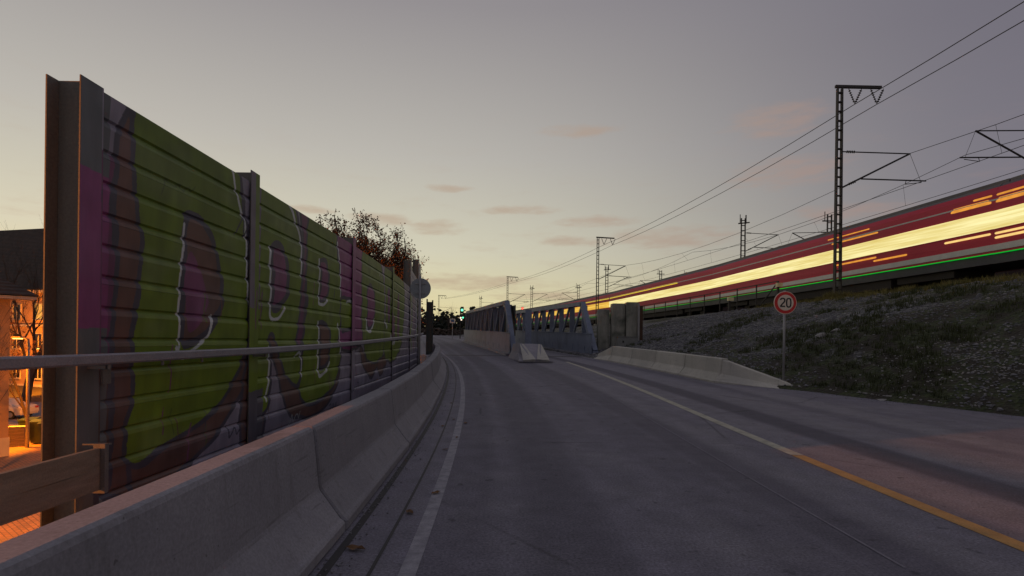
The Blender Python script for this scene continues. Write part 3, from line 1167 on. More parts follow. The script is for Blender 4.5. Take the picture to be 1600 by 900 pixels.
# dark green end of the wall
dg = thing('steel_end_screen', 'narrow dark green steel screen closing the far end of the noise wall', 'steel screen', (-5.05, 33.3, zr(33.3)))
MB().box((-.0, 0, 1.55), (.38, .10, 3.25)).build('sheet', m_dark_green, dg)
for dx, h in ((-.17, 3.45), (.17, 3.38)):
    MB().box((dx, -.03, h / 2 - .1), (.07, .12, h)).build('post', m_dark_green, dg)
MB().box((0, -.058, 1.9), (.30, .02, .06)).build('crossbar', m_dark_green, dg)


# ------------------------------------------------------------------ steel truss bridges
def truss(name, x0, y0, x1, y1, label, zoff=0):
    p0, p1 = Vector((x0, y0, zr(y0))), Vector((x1, y1, zr(y1)))
    d = p1 - p0
    L = d.length
    t = thing(name, label, 'truss bridge', tuple(p0), math.atan2(d.y, d.x) - math.pi / 2, 'steel truss bridges over the road')
    sl = d.z / d.xy.length
    P = lambda s, z, o=0: (o, s, z + s * sl)
    H = 3.25
    N = 9
    step = (L - 3.7) / N
    MB().bar(P(2.5, H), P(L - 1.0, H), .30, .26).build('top_chord', m_truss, t)
    MB().bar(P(0, .18), P(L, .18), .34, .34).build('bottom_chord', m_truss, t)
    MB().bar(P(.15, .3), P(2.65, H + .03), .30, .34).build('end_post', m_truss, t)
    MB().bar(P(L - .15, .3), P(L - 1.1, H + .05), .30, .30).build('end_post', m_truss, t)
    pv = None
    for k in range(N + 1):
        s = 2.75 + k * step
        MB().bar(P(s, .35, .18), P(s, H - .12, .18), .34, .13).build('vertical', m_truss, t)
        MB().box(P(s, H - .17, .0), (.34, .42, .05)).build('gusset_plate', m_truss, t)
    for k in range(N):
        s = 2.75 + k * step
        MB().bar(P(s + step - .1, .4), P(s + .1, H - .2), .12, .15).build('diagonal', m_truss, t)
    # sheet parapet panels on the road side, stiffened
    n = 11
    for k in range(n):
        a, b = L * k / n + .012, L * (k + 1) / n - .012
        mb = MB()
        mb.bar(P((a + .0), .72, -.24), P(b, .72, -.24), .03, 1.26)
        mb.bar(P(a, 1.36, -.24), P(b, 1.36, -.24), .10, .05)
        mb.box(P((a + b) / 2, .45, -.262), (.03, .06, .30))
        mb.build('parapet_panel', m_truss, t)
    MB().bar(P(0.2, .05, -.30), P(L, .05, -.30), .30, .16).build('kerb_beam', m_conc, t)
    return t


truss('truss_bridge', .12, 32.0, -5.1, 60.5, 'grey steel truss with sheet parapet behind the median end block')
truss('truss_bridge', 4.95, 32.2, -.15, 60.5, 'grey steel truss with sheet parapet beside the lit train windows')
# dark infill boards on the first truss (far side), seen between its members
inf = MB()
d = Vector((-5.1 - .12, 28.5, 0))
inf.bar((.45 + d.x * .05, 32 + d.y * .05, zr(33.5) + 2.1), (.45 + d.x * .97, 32 + d.y * .97, zr(59.6) + 2.1), .04, 1.9)
inf.build('bridge_screen', m_dark_green, label='dark sheet screen standing behind the truss nearest the painted wall', cat='screen')
MB().box((.95, 32.0, zr(32) + 1.35), (.36, .30, 2.75)).build('bridge_bearing_post', m_truss, label='grey steel post at the near end of the median truss', cat='steel post')

# abutment columns and cabinet by the second truss
ab = [(5.62, 33.6, .40, 2.85, 'low'), (6.42, 33.2, .44, 3.2, 'mid'), (7.22, 33.0, .42, 3.28, 'tall')]
for i, (x, y, r_, h, lab) in enumerate(ab):
    mb = MB()
    secs = []
    n = 14
    for zq, k in ((-.3, 1), (h * .3, .99), (h * .33, .985), (h * .36, .99), (h - .12, 1.0), (h - .02, .97), (h, .90)):
        secs.append([(k * r_ * max(-.86, min(.86, 1.25 * math.cos(2 * math.pi * j / n + .2))), k * r_ * max(-.86, min(.86, 1.25 * math.sin(2 * math.pi * j / n + .2))), zq) for j in range(n)])
    mb.loft(secs)
    mb.build('concrete_column', m_conc_old, loc=(x, y, zr(y)), cat='concrete column', group='old concrete columns by the bridge end',
             label=['low stained concrete column nearest the truss', 'wide mossy concrete column behind the grey cabinet', 'tallest weathered concrete column beside the steel channel'][i])
ch = thing('steel_channel', 'rusty steel channel post standing against the tallest concrete column', 'steel post', (7.62, 32.4, zr(32.4) - .2))
MB().box((-.10, 0, 1.65), (.08, .22, 3.5)).build('web', m_pole, ch)
MB().box((.06, .05, 1.6), (.20, .10, 3.3)).build('flange', m_rustrail, ch)
cb = thing('cable_cabinet', 'small grey metal cabinet in front of the concrete columns', 'cabinet', (6.75, 31.9, zr(31.9) + .30))
MB().box((0, 0, .45), (1.15, .5, .9)).build('housing', m_cabinet, cb)
MB().box((0, 0, .915), (1.22, .58, .04)).build('lid', m_cabinet, cb)
MB().box((.25, -.256, .45), (.56, .012, .76)).build('door', m_cabinet, cb)
MB().box((-.28, -.256, .62), (.10, .014, .12)).build('vent', m_black, cb)
MB().box((0, 0, -.3), (1.0, .4, .62)).build('plinth', m_conc_old, cb)

# ------------------------------------------------------------------ speed limit sign
sp = thing('speed_limit_sign', 'round red and white speed limit sign reading 20 on a grey pole', 'speed limit sign', (8.02, 16.0, slope_z(8.02, 16.0) - .12))
zc_ = 2.70 - (slope_z(8.02, 16.0) - .12)
MB().tube([(0, .04, 0), (0, .04, zc_ + .36)], .034, 12).build('pole', m_pole, sp, smooth=True)
rim = MB().disc((0, 0, zc_), (0, 1, 0), .335, .02, 48).build('plate', m_sign_white, sp)
MB().disc((0, -.012, zc_), (0, 1, 0), .318, .012, 48).build('red_ring', m_sign_red, rim)
MB().disc((0, -.020, zc_), (0, 1, 0), .232, .012, 48).build('white_face', m_sign_white, rim)


def digit(paths, ox):
    mb = MB()
    for pts in paths:
        P = cat_curve(pts, 6, closed=False)
        n = len(P)
        for side in range(1):
            L_, R_ = [], []
            for i, p in enumerate(P):
                dv = P[min(i + 1, n - 1)] - P[max(i - 1, 0)]
                dv = dv / (np.hypot(*dv) + 1e-9)
                nn = np.array((-dv[1], dv[0])) * .019
                L_.append(p + nn)
                R_.append(p - nn)
            secs = [[(ox + a[0], -.033, zc_ + a[1]), (ox + b[0], -.033, zc_ + b[1]), (ox + b[0], -.026, zc_ + b[1]), (ox + a[0], -.026, zc_ + a[1])] for a, b in zip(L_, R_)]
            mb.loft(secs)
    return mb


two = [[(-.062, .075), (-.05, .11), (0, .128), (.05, .108), (.06, .06), (.035, .01), (-.02, -.05), (-.066, -.108)], [(-.072, -.108), (0, -.108), (.072, -.108)]]
zero = [[(0, .128), (.048, .10), (.062, .0), (.048, -.10), (0, -.128), (-.048, -.10), (-.062, 0), (-.048, .10), (-.002, .128)]]
digit(two, -.088).build('digit', m_black, rim)
digit(zero, .09).build('digit', m_black, rim)
MB().box((0, .03, zc_ + .12), (.09, .05, .03)).build('clamp', m_pole, sp)
MB().box((0, .03, zc_ - .12), (.09, .05, .03)).build('clamp', m_pole, sp)

# ------------------------------------------------------------------ embankment furniture
fn = thing('guard_railing', 'dark steel railing along the crest of the gravel slope in front of the train', 'railing', (0, 0, 0))
fy = [36.4 + 2.6 * i for i in range(13)]


def fnx(y):
    return mastX(y) - .2


def fnz(y):
    return railz(y) - .3


for y in fy:
    MB().box((fnx(y), y, fnz(y) + .80), (.07, .07, 1.8)).build('post', m_mast, fn)
for hh in (1.68, 1.1):
    MB().loft([[(fnx(y) + a, y, fnz(y) + hh + b) for a, b in ((-.025, -.03), (.025, -.03), (.025, .03), (-.025, .03))] for y in fy]).build('rail', m_mast, fn)
MB().bar((fnx(38), 39.0, fnz(38) + .0), (fnx(36.4), 36.4, fnz(36.4) + 1.65), .06, .06).build('brace', m_mast, fn)
for (x, y, z, s_, lab) in [(mastX(36) - .45, 36.0, 4.50, (.36, .25, .26), 'small cream box on a post where the dark railing ends'),
                           (mastX(40.5) - 1.35, 40.5, 3.90, (.40, .25, .26), 'small cream box low on the slope crest below the train')]:
    bx = thing('marker_box', lab, 'marker box', (x, y, slope_z(x, y) - .05), 0, 'cream marker boxes by the track')
    h = z + .85 - slope_z(x, y)
    MB().box((0, 0, h / 2), (.12, .12, h)).build('post', m_mast, bx)
    MB().box((.05, -.05, h + .1), s_).build('housing', m_yellowbox, bx)

# ------------------------------------------------------------------ catenary masts
insul_me = None


def insulator(mb, p, q, n=5, r=.075):
    p, q = Vector(p), Vector(q)
    mb.tube([p, q], .022, 6)
    for k in range(n):
        c = p + (q - p) * ((k + 1) / (n + 1))
        mb.tube([c - (q - p).normalized() * .028, c, c + (q - p).normalized() * .028], [r * .5, r, r * .5], 10)


def lattice_mast(loc, label, H=11.9, wb=.32, wt=.25, n=22, mat=m_mast, arm=True, cant=1, rz=0.0, foot=True, drop=3.6):
    t = thing('catenary_mast', label, 'catenary mast', loc, rz, 'lattice masts along the railway')
    for s_ in (-1, 1):
        mb = MB()
        mb.loft([[(s_ * wb / 2 + a, b, -.3) for a, b in ((-.034, -.12), (.034, -.12), (.034, .12), (-.034, .12))],
                 [(s_ * wt / 2 + a, b, H) for a, b in ((-.032, -.10), (.032, -.10), (.032, .10), (-.032, .10))]])
        mb.build('leg', mat, t)
    first = None
    for k in range(n):
        z = .45 + (H - .7) * k / (n - 1)
        wq = wb + (wt - wb) * z / H
        if first is None:
            first = MB().box((0, 0, 0), (wq, .20, .06)).build('batten', mat, t, loc=(0, 0, z))
        else:
            inst(first, t, (0, 0, z))
    if arm:
        MB().box((1.03, 0, H + .08), (2.56, .14, .15), ry=R(1.5)).build('crossarm', mat, t)
        for xa in (.5, 1.72):
            for (xs, xe) in ((xa, xa + .34), (xa + .72, xa + .36)):
                mb = MB()
                insulator(mb, (xs, 0, H - .02), (xe, 0, H - .86), 6)
                mb.build('insulator', m_insul, t)
    if cant:
        c = cant
        cz = H - drop
        mb = MB()
        mb.tube([(c * .2, 0, cz), (c * 3.95, 0, cz - .12)], .035, 6)
        mb.tube([(c * .2, 0, cz - 2.05), (c * 3.95, 0, cz - .12)], .05, 6)
        mb.tube([(c * 1.25, 0, cz - 1.55), (c * 4.85, 0, cz - 1.66)], .04, 6)
        mb.tube([(c * 3.95, 0, cz - .12), (c * 4.55, 0, cz - 1.65)], .012, 4)
        mb.tube([(c * 3.7, 0, cz - 1.85), (c * 4.6, 0, cz - 1.75)], .022, 5)
        mb.tube([(c * 3.7, 0, cz - 1.85), (c * 3.75, 0, cz - 1.66)], .018, 5)
        mb.build('cantilever', mat, t)
        mb = MB()
        insulator(mb, (c * .35, 0, cz), (c * .95, 0, cz - .02), 5, .085)
        mb.build('insulator', m_insul, t)
        mb = MB()
        insulator(mb, (c * .5, 0, cz - 1.88), (c * 1.0, 0, cz - 1.66), 4, .085)
        mb.build('insulator', m_insul, t)
    if foot:
        MB().box((0, 0, -.2), (.75, .75, .5)).build('foundation', m_conc_old, t)
    return t


m1 = lattice_mast((mastX(31), 31, railz(31) - .15), 'tall dark lattice mast with crossarm standing on the slope crest before the train', rz=R(-2))
near_lab = {75: 'lattice mast with crossarm beyond the second truss, next after the tallest mast', 120: 'small far lattice mast with crossarm above the median truss',
            172: 'farthest lattice mast with crossarm near the green signal lights', -13: 'lattice mast with crossarm behind the camera carrying the feed wires'}
for y in (75, 120, 172, -13):
    dup(m1, (mastX(y), y, railz(y) - .15), tang(mastX, y) * .5, near_lab[y])
far = lattice_mast((mastX(59.5) + 10.4, 59.5, railz(60) - .15), 'sturdy dark mast with short top fitting rising behind the train roof', H=11.2, wb=.5, wt=.42, n=20, arm=False, cant=1, mat=m_mast_far, rz=R(3), drop=1.6)
# short horn fittings on the top of that mast and its copies
mb = MB()
mb.bar((-.55, 0, 10.6), (.7, 0, 10.75), .10, .12)
mb.bar((-.35, 0, 10.6), (-.35, 0, 11.6), .06, .06)
mb.bar((.30, 0, 10.6), (.30, 0, 11.55), .10, .10)
mb.build('top_fitting', m_mast_far, far)
farl = {97: 'dark far-side mast with bracket arm left of the shrubs beyond the train roof', 133: 'dark far-side mast with bracket arm above the second truss',
        166: 'dark far-side mast with bracket arm above the median truss top chord'}
for y in (97, 133, 166):
    dup(far, (mastX(y) + 10.6, y, railz(y) - .15), tang(mastX, y) * .5, farl[y])
third = lattice_mast((mastX(58) + 18.7, 58, 4.0), 'dark mast with arm towards the road, seen behind the tallest lattice mast', H=11.4, wb=.5, wt=.42, n=18, arm=False, cant=-1, mat=m_mast_far, drop=1.9)
mb = MB()
mb.bar((-.75, 0, 10.7), (.75, 0, 10.7), .10, .12)
mb.bar((-.5, 0, 10.7), (-.5, 0, 11.7), .06, .06)
mb.build('top_fitting', m_mast_far, third)
dup(third, (mastX(102) + 23, 102, 3.7), R(6), 'dark mast with arm towards the road among the bare shrubs')
dup(third, (mastX(128) + 19.5, 128, 3.6), R(6), 'dark mast with arm towards the road right of the red signal lamp')
dup(third, (mastX(98) + 25.5, 98, 3.7), R(6), 'short dark mast standing between the bare shrubs behind the train', (1, 1, .93))
# mast just outside the frame whose arm reaches in
dup(third, (mastX(31) + 11.6, 31, 4.35), R(2), 'dark mast whose bracket arm reaches over the train roof')


# ------------------------------------------------------------------ wires
def sagwire(pts, sag, n=8):
    out = []
    for a, b in zip(pts, pts[1:]):
        a, b = Vector(a), Vector(b)
        for k in range(n):
            f = k / n
            p = a.lerp(b, f)
            p.z -= sag * 4 * f * (1 - f)
            out.append(p)
    out.append(Vector(pts[-1]))
    return out


mys = [-13, 31, 75, 120, 172]
for dx, nm in ((.84, 'the mast side'), (2.08, 'the crossarm tip')):
    P = [(mastX(y) + dx, y, railz(y) - .15 + 11.0) for y in mys]
    MB().tube(sagwire(P, .55), .022, 5).build('feed_wire', m_wire, label=f'thin feed wire hung from the lattice mast crossarms at {nm}', cat='overhead wire', group='feed wires on the crossarms')
for off, ylist_, nm in ((3.9, mys, 'over the track of the red train'), (7.2, [-10, 31, 64, 97, 133, 166], 'over the second track behind the train'),
                        (14.4, [10, 59.5, 97, 133, 166], 'over the third track'), (15.2, [12, 58, 102, 128, 170], 'over the outermost track')):
    mess = sagwire([(mastX(y) + off, y, railz(y) + 8.05) for y in ylist_], 1.15, 8)
    MB().tube(mess, .016, 4).build('catenary_wire', m_wire, label=f'sagging catenary wire {nm}', cat='overhead wire', group='catenary wires over the tracks')
    ct = MB().tube([(mastX(p.y) + off, p.y, railz(p.y) + 6.2) for p in mess], .015, 4)
    co = ct.build('contact_wire', m_wire, label=f'straight contact wire {nm} with thin droppers', cat='overhead wire', group='contact wires over the tracks')
    dr = MB()
    for p in mess[1::2]:
        dr.tube([(mastX(p.y) + off, p.y, railz(p.y) + 6.2), p], .009, 3)
    dr.build('dropper', m_wire, co)


# ------------------------------------------------------------------ train
train = thing('train', 'long red regional train with continuous lit yellow windows passing on the embankment', 'train', (0, 0, 0))


def car_section(y, k=1.0):
    return [(-1.38, 1.25), (-1.42, 1.9), (-1.42, 3.45), (-1.36, 3.95), (-1.22, 4.2), (1.22, 4.2), (1.36, 3.95), (1.42, 3.45), (1.42, 1.9), (1.38, 1.25)]


LCAR = 26.5
proto = None


def make_car(ci):
    """one car in local coordinates: Y along, camera side -X, z from rail top"""
    h = LCAR / 2
    body = MB().loft([[(x, y, z) for x, z in car_section(y)] for y in (-h, h)]).build('car_body', m_red, train)
    wm = m_win_warm if ci >= 3 else m_win
    roof = MB().loft([[(x, y, z) for x, z in ((-1.16, 4.19), (-1.0, 4.36), (-.5, 4.46), (.5, 4.46), (1.0, 4.36), (1.16, 4.19))] for y in (-h + .05, h - .05)])
    roof.box((0, 0, 4.52), (1.3, LCAR - .1, .2))
    roof.build('roof', m_roofgrey, body)
    MB().box((0, 0, 1.02), (2.66, LCAR - .02, .44)).build('skirt', m_skirt, body)
    MB().box((-1.425, 0, 1.50), (.03, LCAR - .01, .27)).build('pale_stripe', m_pale, body)
    MB().box((-1.39, 0, 3.62), (.05, LCAR - .02, .07)).build('pale_stripe', m_pale, body)
    nwin = 12
    ww = (LCAR - .10) / nwin
    w0 = None
    for q in range(nwin):
        yc = -h + .05 + ww * (q + .5)
        if w0 is None:
            w0 = MB().box((-1.428, 0, 2.73), (.03, ww - .008, .80)).build('window', wm, body, loc=(0, yc, 0))
            fr_ = MB()
            fr_.box((-1.432, 0, 3.142), (.03, ww - .035, .022))
            fr_.box((-1.432, 0, 2.318), (.03, ww - .035, .022))
        else:
            inst(w0, body, (0, yc, 0))
    MB().box((-1.432, 0, 2.305), (.03, LCAR - .05, .03)).build('window_trim', m_red, body)
    MB().box((-1.40, 0, 1.235), (.03, LCAR - .02, .045)).build('green_light_trail', m_strip_g, body)  # green streak of moving light, built as a glowing strip
    for s_ in (-1, 1):
        bg_ = MB()
        bg_.box((0, s_ * 9.3, .62), (2.2, 3.4, .36))
        for wy in (-1.25, 1.25):
            bg_.tube([(-.83, s_ * 9.3 + wy, .46), (-.70, s_ * 9.3 + wy, .46)], .46, 16)
            bg_.tube([(.70, s_ * 9.3 + wy, .46), (.83, s_ * 9.3 + wy, .46)], .46, 16)
        bg_.build('bogie', m_bogie, body)
    MB().box((0, 0, .58), (2.3, 14.5, .56)).build('equipment_box', m_bogie, body)
    return body


def place_car(body, yc, fx):
    x = fx(yc)
    body.location = (x, yc, railz(yc))
    f, r_ = yc + 9.3, yc - 9.3
    dz = railz(f) - railz(r_)
    body.rotation_euler = (math.atan2(dz, 18.6), 0, math.atan2(-(fx(f) - fx(r_)), 18.6))


tx = lambda y: mastX(y) + 3.42
yc = 11.0
cars = []
for ci in range(6):
    b_ = make_car(ci)
    place_car(b_, yc, tx)
    cars.append((b_, yc))
    sl_ = (tx(yc + 13) - tx(yc - 13)) / 26
    yc += (LCAR - .04) / math.sqrt(1 + (sl_ - .03) ** 2)


def lamp(ci_y, y0, y1, z, hgt, mat, name, x=-1.437):
    """streak of train light built as a glowing strip, on whichever car spans world y0..y1"""
    for b_, c in cars:
        a0, a1 = max(y0 - c, -13.1), min(y1 - c, 13.1)
        if a1 - a0 > .3:
            rr = hgt / 2
            mb = MB()
            secs = []
            for yq, k in ((a0, .15), (a0 + rr * .3, .7), (a0 + rr, 1), (a1 - rr, 1), (a1 - rr * .3, .7), (a1, .15)):
                secs.append([(x + .02 * math.cos(q * math.pi / 4), yq, z + rr * k * math.sin(q * math.pi / 4)) for q in range(8)])
            mb.loft(secs).build(name, mat, b_)


lamp(0, 57, 96, 3.56, .24, m_strip_y, 'roof_edge_light_trail', -1.395)  # yellow trail of the moving train's light, added as a glowing strip
lamp(0, 16, 26.3, 3.52, .34, m_strip_o, 'upper_light_trail', -1.40)  # orange light streaks above the windows, added as glowing strips
lamp(0, 16, 25.2, 3.83, .10, m_strip_o, 'upper_light_trail', -1.372)
lamp(0, 30.8, 34.6, 3.50, .16, m_strip_o, 'upper_light_trail', -1.40)
lamp(0, 31.5, 35.0, 3.86, .07, m_strip_o, 'upper_light_trail', -1.372)
lamp(0, 18, 26.6, 2.12, .10, m_strip_p, 'lower_light_trail')  # short light dashes below the windows, also trails made into strips
lamp(0, 18, 24.4, 1.93, .11, m_strip_p, 'lower_light_trail')
lamp(0, 28.8, 31.1, 1.93, .10, m_strip_o, 'lower_light_trail')
lamp(0, 30.9, 34.3, 2.12, .10, m_strip_o, 'lower_light_trail')


# ------------------------------------------------------------------ vegetation
def bare_tree(name, loc, H, spread, seed, label, leaves=0, mat=m_bark, leafmat=m_leaf, group=None, r0=.16, levels=4, cat='bare tree', trunk_f=.35, leaf_size=.14):
    rnd = random.Random(seed)
    t = thing(name, label, cat, loc, 0, group)
    trunk, twigs, lf = MB(), MB(), MB()
    tips = []

    def grow(p, d, L, r, lev):
        n = 3
        pts, rs = [p], [r]
        for k in range(n):
            d = (d + Vector((rnd.uniform(-.18, .18), rnd.uniform(-.18, .18), rnd.uniform(-.05, .14)))).normalized()
            p = p + d * L / n
            pts.append(p)
            rs.append(r * (1 - .45 * (k + 1) / n))
        (trunk if lev == 0 else twigs).tube(pts, rs, 6 if lev == 0 else (4 if lev < 2 else 3), caps=False)
        if lev >= levels:
            tips.extend(pts[1:])
            return
        nb = rnd.randint(3, 5) if lev < 2 else rnd.randint(2, 4)
        for k in range(nb):
            f = rnd.uniform(.35, 1.0)
            i = min(n - 1, int(f * n))
            q = pts[i].lerp(pts[i + 1], f * n - i if f < 1 else 1)
            side = Vector((rnd.uniform(-1, 1), rnd.uniform(-1, 1), rnd.uniform(-.15, .6))).normalized()
            nd = (d * .75 + side * spread).normalized()
            grow(q, nd, L * rnd.uniform(.55, .8), rs[i] * .55, lev + 1)
        grow(pts[-1], d, L * .72, rs[-1] * .8, lev + 1)

    grow(Vector((0, 0, -.2)), Vector((rnd.uniform(-.06, .06), 0, 1)), H * trunk_f, r0, 0)
    if leaves and tips:
        for _ in range(leaves):
            p = rnd.choice(tips) + Vector((rnd.gauss(0, .16), rnd.gauss(0, .16), rnd.gauss(0, .16)))
            a = Vector((rnd.uniform(-1, 1), rnd.uniform(-1, 1), rnd.uniform(-1, 1))).normalized() * leaf_size * rnd.uniform(.5, 1.2)
            b = a.cross(Vector((rnd.uniform(-1, 1), rnd.uniform(-1, 1), rnd.uniform(-1, 1)))).normalized() * leaf_size * .6
            lf.add([p - a, p + b * .6, p + a, p - b * .6], [(0, 1, 2, 3)])
    # scale to the wanted height
    mz = max(v[2] for v in twigs.v)
    k = H / mz
    for m_ in (trunk, twigs, lf):
        m_.v = [(v[0] * k, v[1] * k, v[2] * k) for v in m_.v]
    tr_ = trunk.build('trunk', mat, t, recalc=False)
    tw = twigs.build('crown', mat, t, recalc=False)
    if lf.v:
        lf.build('leaves', leafmat, tw, recalc=False)['kind'] = 'stuff'
    return t


def crown_tree(loc, H, rad, seed, label, nleaf, mat=m_bark, leafmat=m_leaf, cz=.66, group=None):
    rnd = random.Random(seed)
    t = thing('leafy_tree', label, 'tree', loc, 0, group)
    trunk, tw, lf = MB(), MB(), MB()

    def inball(k=1.0):
        while True:
            p = Vector((rnd.uniform(-1, 1), rnd.uniform(-1, 1), rnd.uniform(-1, 1)))
            if p.length < 1:
                break
        n_ = 1 + .35 * mnoise.noise(p * 1.6 + Vector((seed, 0, 0)))
        return Vector((p.x * rad, p.y * rad, H * cz + p.z * H * (1 - cz))) * 1.0 if k == 1 else Vector((p.x * rad * k * n_, p.y * rad * k * n_, H * cz + p.z * H * (1 - cz) * k * n_))

    def limb(a, b, r0, r1, n=4, sides=4):
        pts, rs = [], []
        L = (b - a).length
        for k in range(n + 1):
            f = k / n
            p = a.lerp(b, f) + Vector((0, 0, .10 * L * math.sin(math.pi * f))) + Vector((rnd.gauss(0, .03), rnd.gauss(0, .03), rnd.gauss(0, .03))) * L * (0 < k < n)
            pts.append(p)
            rs.append(r0 + (r1 - r0) * f)
        tw.tube(pts, rs, sides, caps=False)
        return pts
    top = H * .5
    trunk.tube([(0, 0, -.2), (.1, .05, top * .5), (0, .1, top), (.15, 0, top * 1.35)], [.22, .18, .13, .07], 8)
    for i in range(30):
        z0 = rnd.uniform(.30, .62) * H
        a = Vector((0, .05, z0))
        b = inball(.80)
        if b.z < z0:
            b.z = z0 + rnd.uniform(.3, 1.5)
        P1 = limb(a, b, .075, .035)
        for j in range(9):
            q = rnd.choice(P1[1:])
            d = inball(.98)
            e = q + (d - q) * min(1, rnd.uniform(1.1, 2.3) / max(.1, (d - q).length))
            P2 = limb(q, e, .028, .013, 3, 3)
            for k in range(10):
                q2 = rnd.choice(P2[1:])
                dr_ = Vector((rnd.gauss(0, .6), rnd.gauss(0, .6), rnd.gauss(.55, .5))).normalized()
                e2 = q2 + dr_ * rnd.uniform(.5, 1.25)
                P3 = limb(q2, e2, .013, .006, 2, 3)
                for _ in range(nleaf):
                    p = rnd.choice(P3[1:]) + Vector((rnd.gauss(0, .09), rnd.gauss(0, .09), rnd.gauss(0, .09)))
                    a_ = Vector((rnd.uniform(-1, 1), rnd.uniform(-1, 1), rnd.uniform(-1, 1))).normalized() * rnd.uniform(.05, .12)
                    b_ = a_.cross(Vector((rnd.uniform(-1, 1), rnd.uniform(-1, 1), rnd.uniform(-1, 1)))).normalized() * .06
                    lf.add([p - a_, p + b_, p + a_, p - b_], [(0, 1, 2, 3)])
    trunk.build('trunk', mat, t, recalc=False)
    cr = tw.build('crown', mat, t, recalc=False)
    if lf.v:
        lf.build('leaves', leafmat, cr, recalc=False)['kind'] = 'stuff'
    return t


GT = 'brown trees behind the painted wall'
crown_tree((-14.9, 45, -5), 18.9, 3.6, 11, 'brown leaved tree rising highest behind the painted wall', 9, group=GT)
crown_tree((-13.0, 48, -5), 18.3, 3.2, 23, 'orange lit brown tree behind the wall between two others', 8, group=GT)
crown_tree((-10.2, 49, -5), 17.4, 2.6, 37, 'thin brown tree behind the tall end posts of the painted wall', 4, group=GT)
crown_tree((-12.9, 53, -5), 17.2, 2.8, 51, 'brown tree standing farther back between the others', 7, group=GT)
bare_tree('bare_tree', (-46.5, 52, -5), 21.0, .6, 5, 'bare twiggy tree in front of the dark roofed building', 0, levels=5, r0=.34, trunk_f=.3)
bare_tree('bare_tree', (-23.7, 24.6, -5), 9.2, .75, 14, 'dark bare tree with thin branches in front of the corner house', 0, levels=5, r0=.09, trunk_f=.3)
bare_tree('bare_tree', (-33.0, 37.2, -5), 10.5, .7, 9, 'bare street tree with orange lit twigs near the white car', 300, levels=5, r0=.10, trunk_f=.3)
# shrubs beyond the train
shr = [(22.5, 76, 4.2), (24, 88, 5.5), (21, 95, 5.0), (26, 92, 6.2), (17, 112, 4.4), (20, 108, 5.2), (10, 138, 5.0), (14, 126, 4.6), (6, 140, 4.2), (0, 150, 5.0), (29, 80, 4.4), (33, 84, 5.6)]
for i, (x, y, h) in enumerate(shr):
    nm = ['lowest bare shrub close behind the train roof', 'bushy bare shrub behind the train between two masts', 'bare shrub behind the middle of the train', 'tallest bare shrub beyond the train roof',
          'small bare shrub by the dark railing of the bridge end', 'twiggy shrub left of the bare shrubs on the embankment', 'bare shrub above the second truss', 'bare shrub near the red signal lamp',
          'low bare shrub between the two trusses', 'bare shrub far down the line behind the median truss', 'wide bare shrub under the overhead wires', 'bare shrub behind the mast with short top fitting'][i]
    bare_tree('bare_shrub', (x, y, 3.4), h, .8, 60 + i, nm, 250, m_bush, m_bush, 'bare shrubs beyond the train', r0=.06, levels=4, cat='shrub', trunk_f=.22, leaf_size=.12)

# far wood where the road bends away
wood = MB()
rnd = random.Random(4)
for i in range(9500):
    x = rnd.uniform(-75, 20)
    y = rnd.uniform(128, 200)
    top = 7.3 + 2.4 * mnoise.noise((x * .11, y * .05, 0)) + 1.4 * mnoise.noise((x * .5, y * .2, 3))
    z = 1.2 + rnd.random() ** .8 * top
    wood.blob((x, y, z), rnd.uniform(.18, .62), (1, 1, .8), i, .5)
wood.build('distant_wood', m_ever, kind='stuff', label='dark wood beyond the bend of the road', cat='wood', recalc=False)
rust = MB()
for i in range(1100):
    x = rnd.uniform(-24, -6.5)
    y = rnd.uniform(104, 124)
    rust.blob((x - (y - 104) * .25, y, 1.9 + rnd.random() * 1.7), rnd.uniform(.15, .4), (1, 1, .8), i, .45)
rust.build('russet_undergrowth', m_bush, kind='stuff', label='low russet undergrowth at the road bend', cat='undergrowth', recalc=False)
for i, (x, y, h) in enumerate([(-18.5, 126, 8.6), (-14.2, 122, 8.8), (-21.5, 124, 7.0)]):
    bare_tree('bare_tree', (x, y, 1.5), h, .6, 90 + i, ['bare tree far off just left of the green signal', 'bare tree far off beside the slim mast at the road bend', 'bare tree far off behind the dark green screen'][i], 0, levels=4, r0=.12, group='bare trees at the road bend')

# grass and rubble on the slope
rnd = random.Random(12)
st, rb_, rb2 = MB(), MB(), MB()
for i in range(27000):
    y = 8 + 34 * rnd.random() ** 1.4
    a, b = edgeR(y) + .1, crestX(y) + .3
    x = a + (b - a) * rnd.random()
    n_ = mnoise.noise((x * .33, y * .33, 9.0)) + .5 * mnoise.noise((x * 1.1, y * 1.1, 5.0))
    if (n_ < -.05 and y < 24 and rnd.random() > .15) or (y < 17 and n_ < .22 and rnd.random() > .06):
        continue
    s_ = rnd.uniform(.012, .034) * (1.7 if rnd.random() < .05 else 1) * (.75 + y * .028)
    (st if rnd.random() > (.03 if y < 16 else .07) else rb_).blob((x, y, slope_z(min(x, crestX(y)), y) + s_ * .3), s_, (1, 1, .6), i, .35)
st.build('slope_gravel', m_stone, kind='stuff', label='loose dark gravel scattered over the slope', cat='gravel', recalc=False)
for i in range(900):       # pale rubble fan near the foot
    y = rnd.gauss(13.0, 1.5)
    a, b = edgeR(y), crestX(y)
    x = a + (b - a) * min(.95, max(.02, rnd.gauss(.24, .13)))
    s_ = rnd.uniform(.012, .034)
    rb_.blob((x, y, slope_z(x, y) + s_ * .3), s_, (1, 1, .65), i + 50, .35)
rb_.build('pale_rubble', m_rubble, kind='stuff', label='pale stone chips lying in a fan on the slope', cat='rubble', recalc=False)
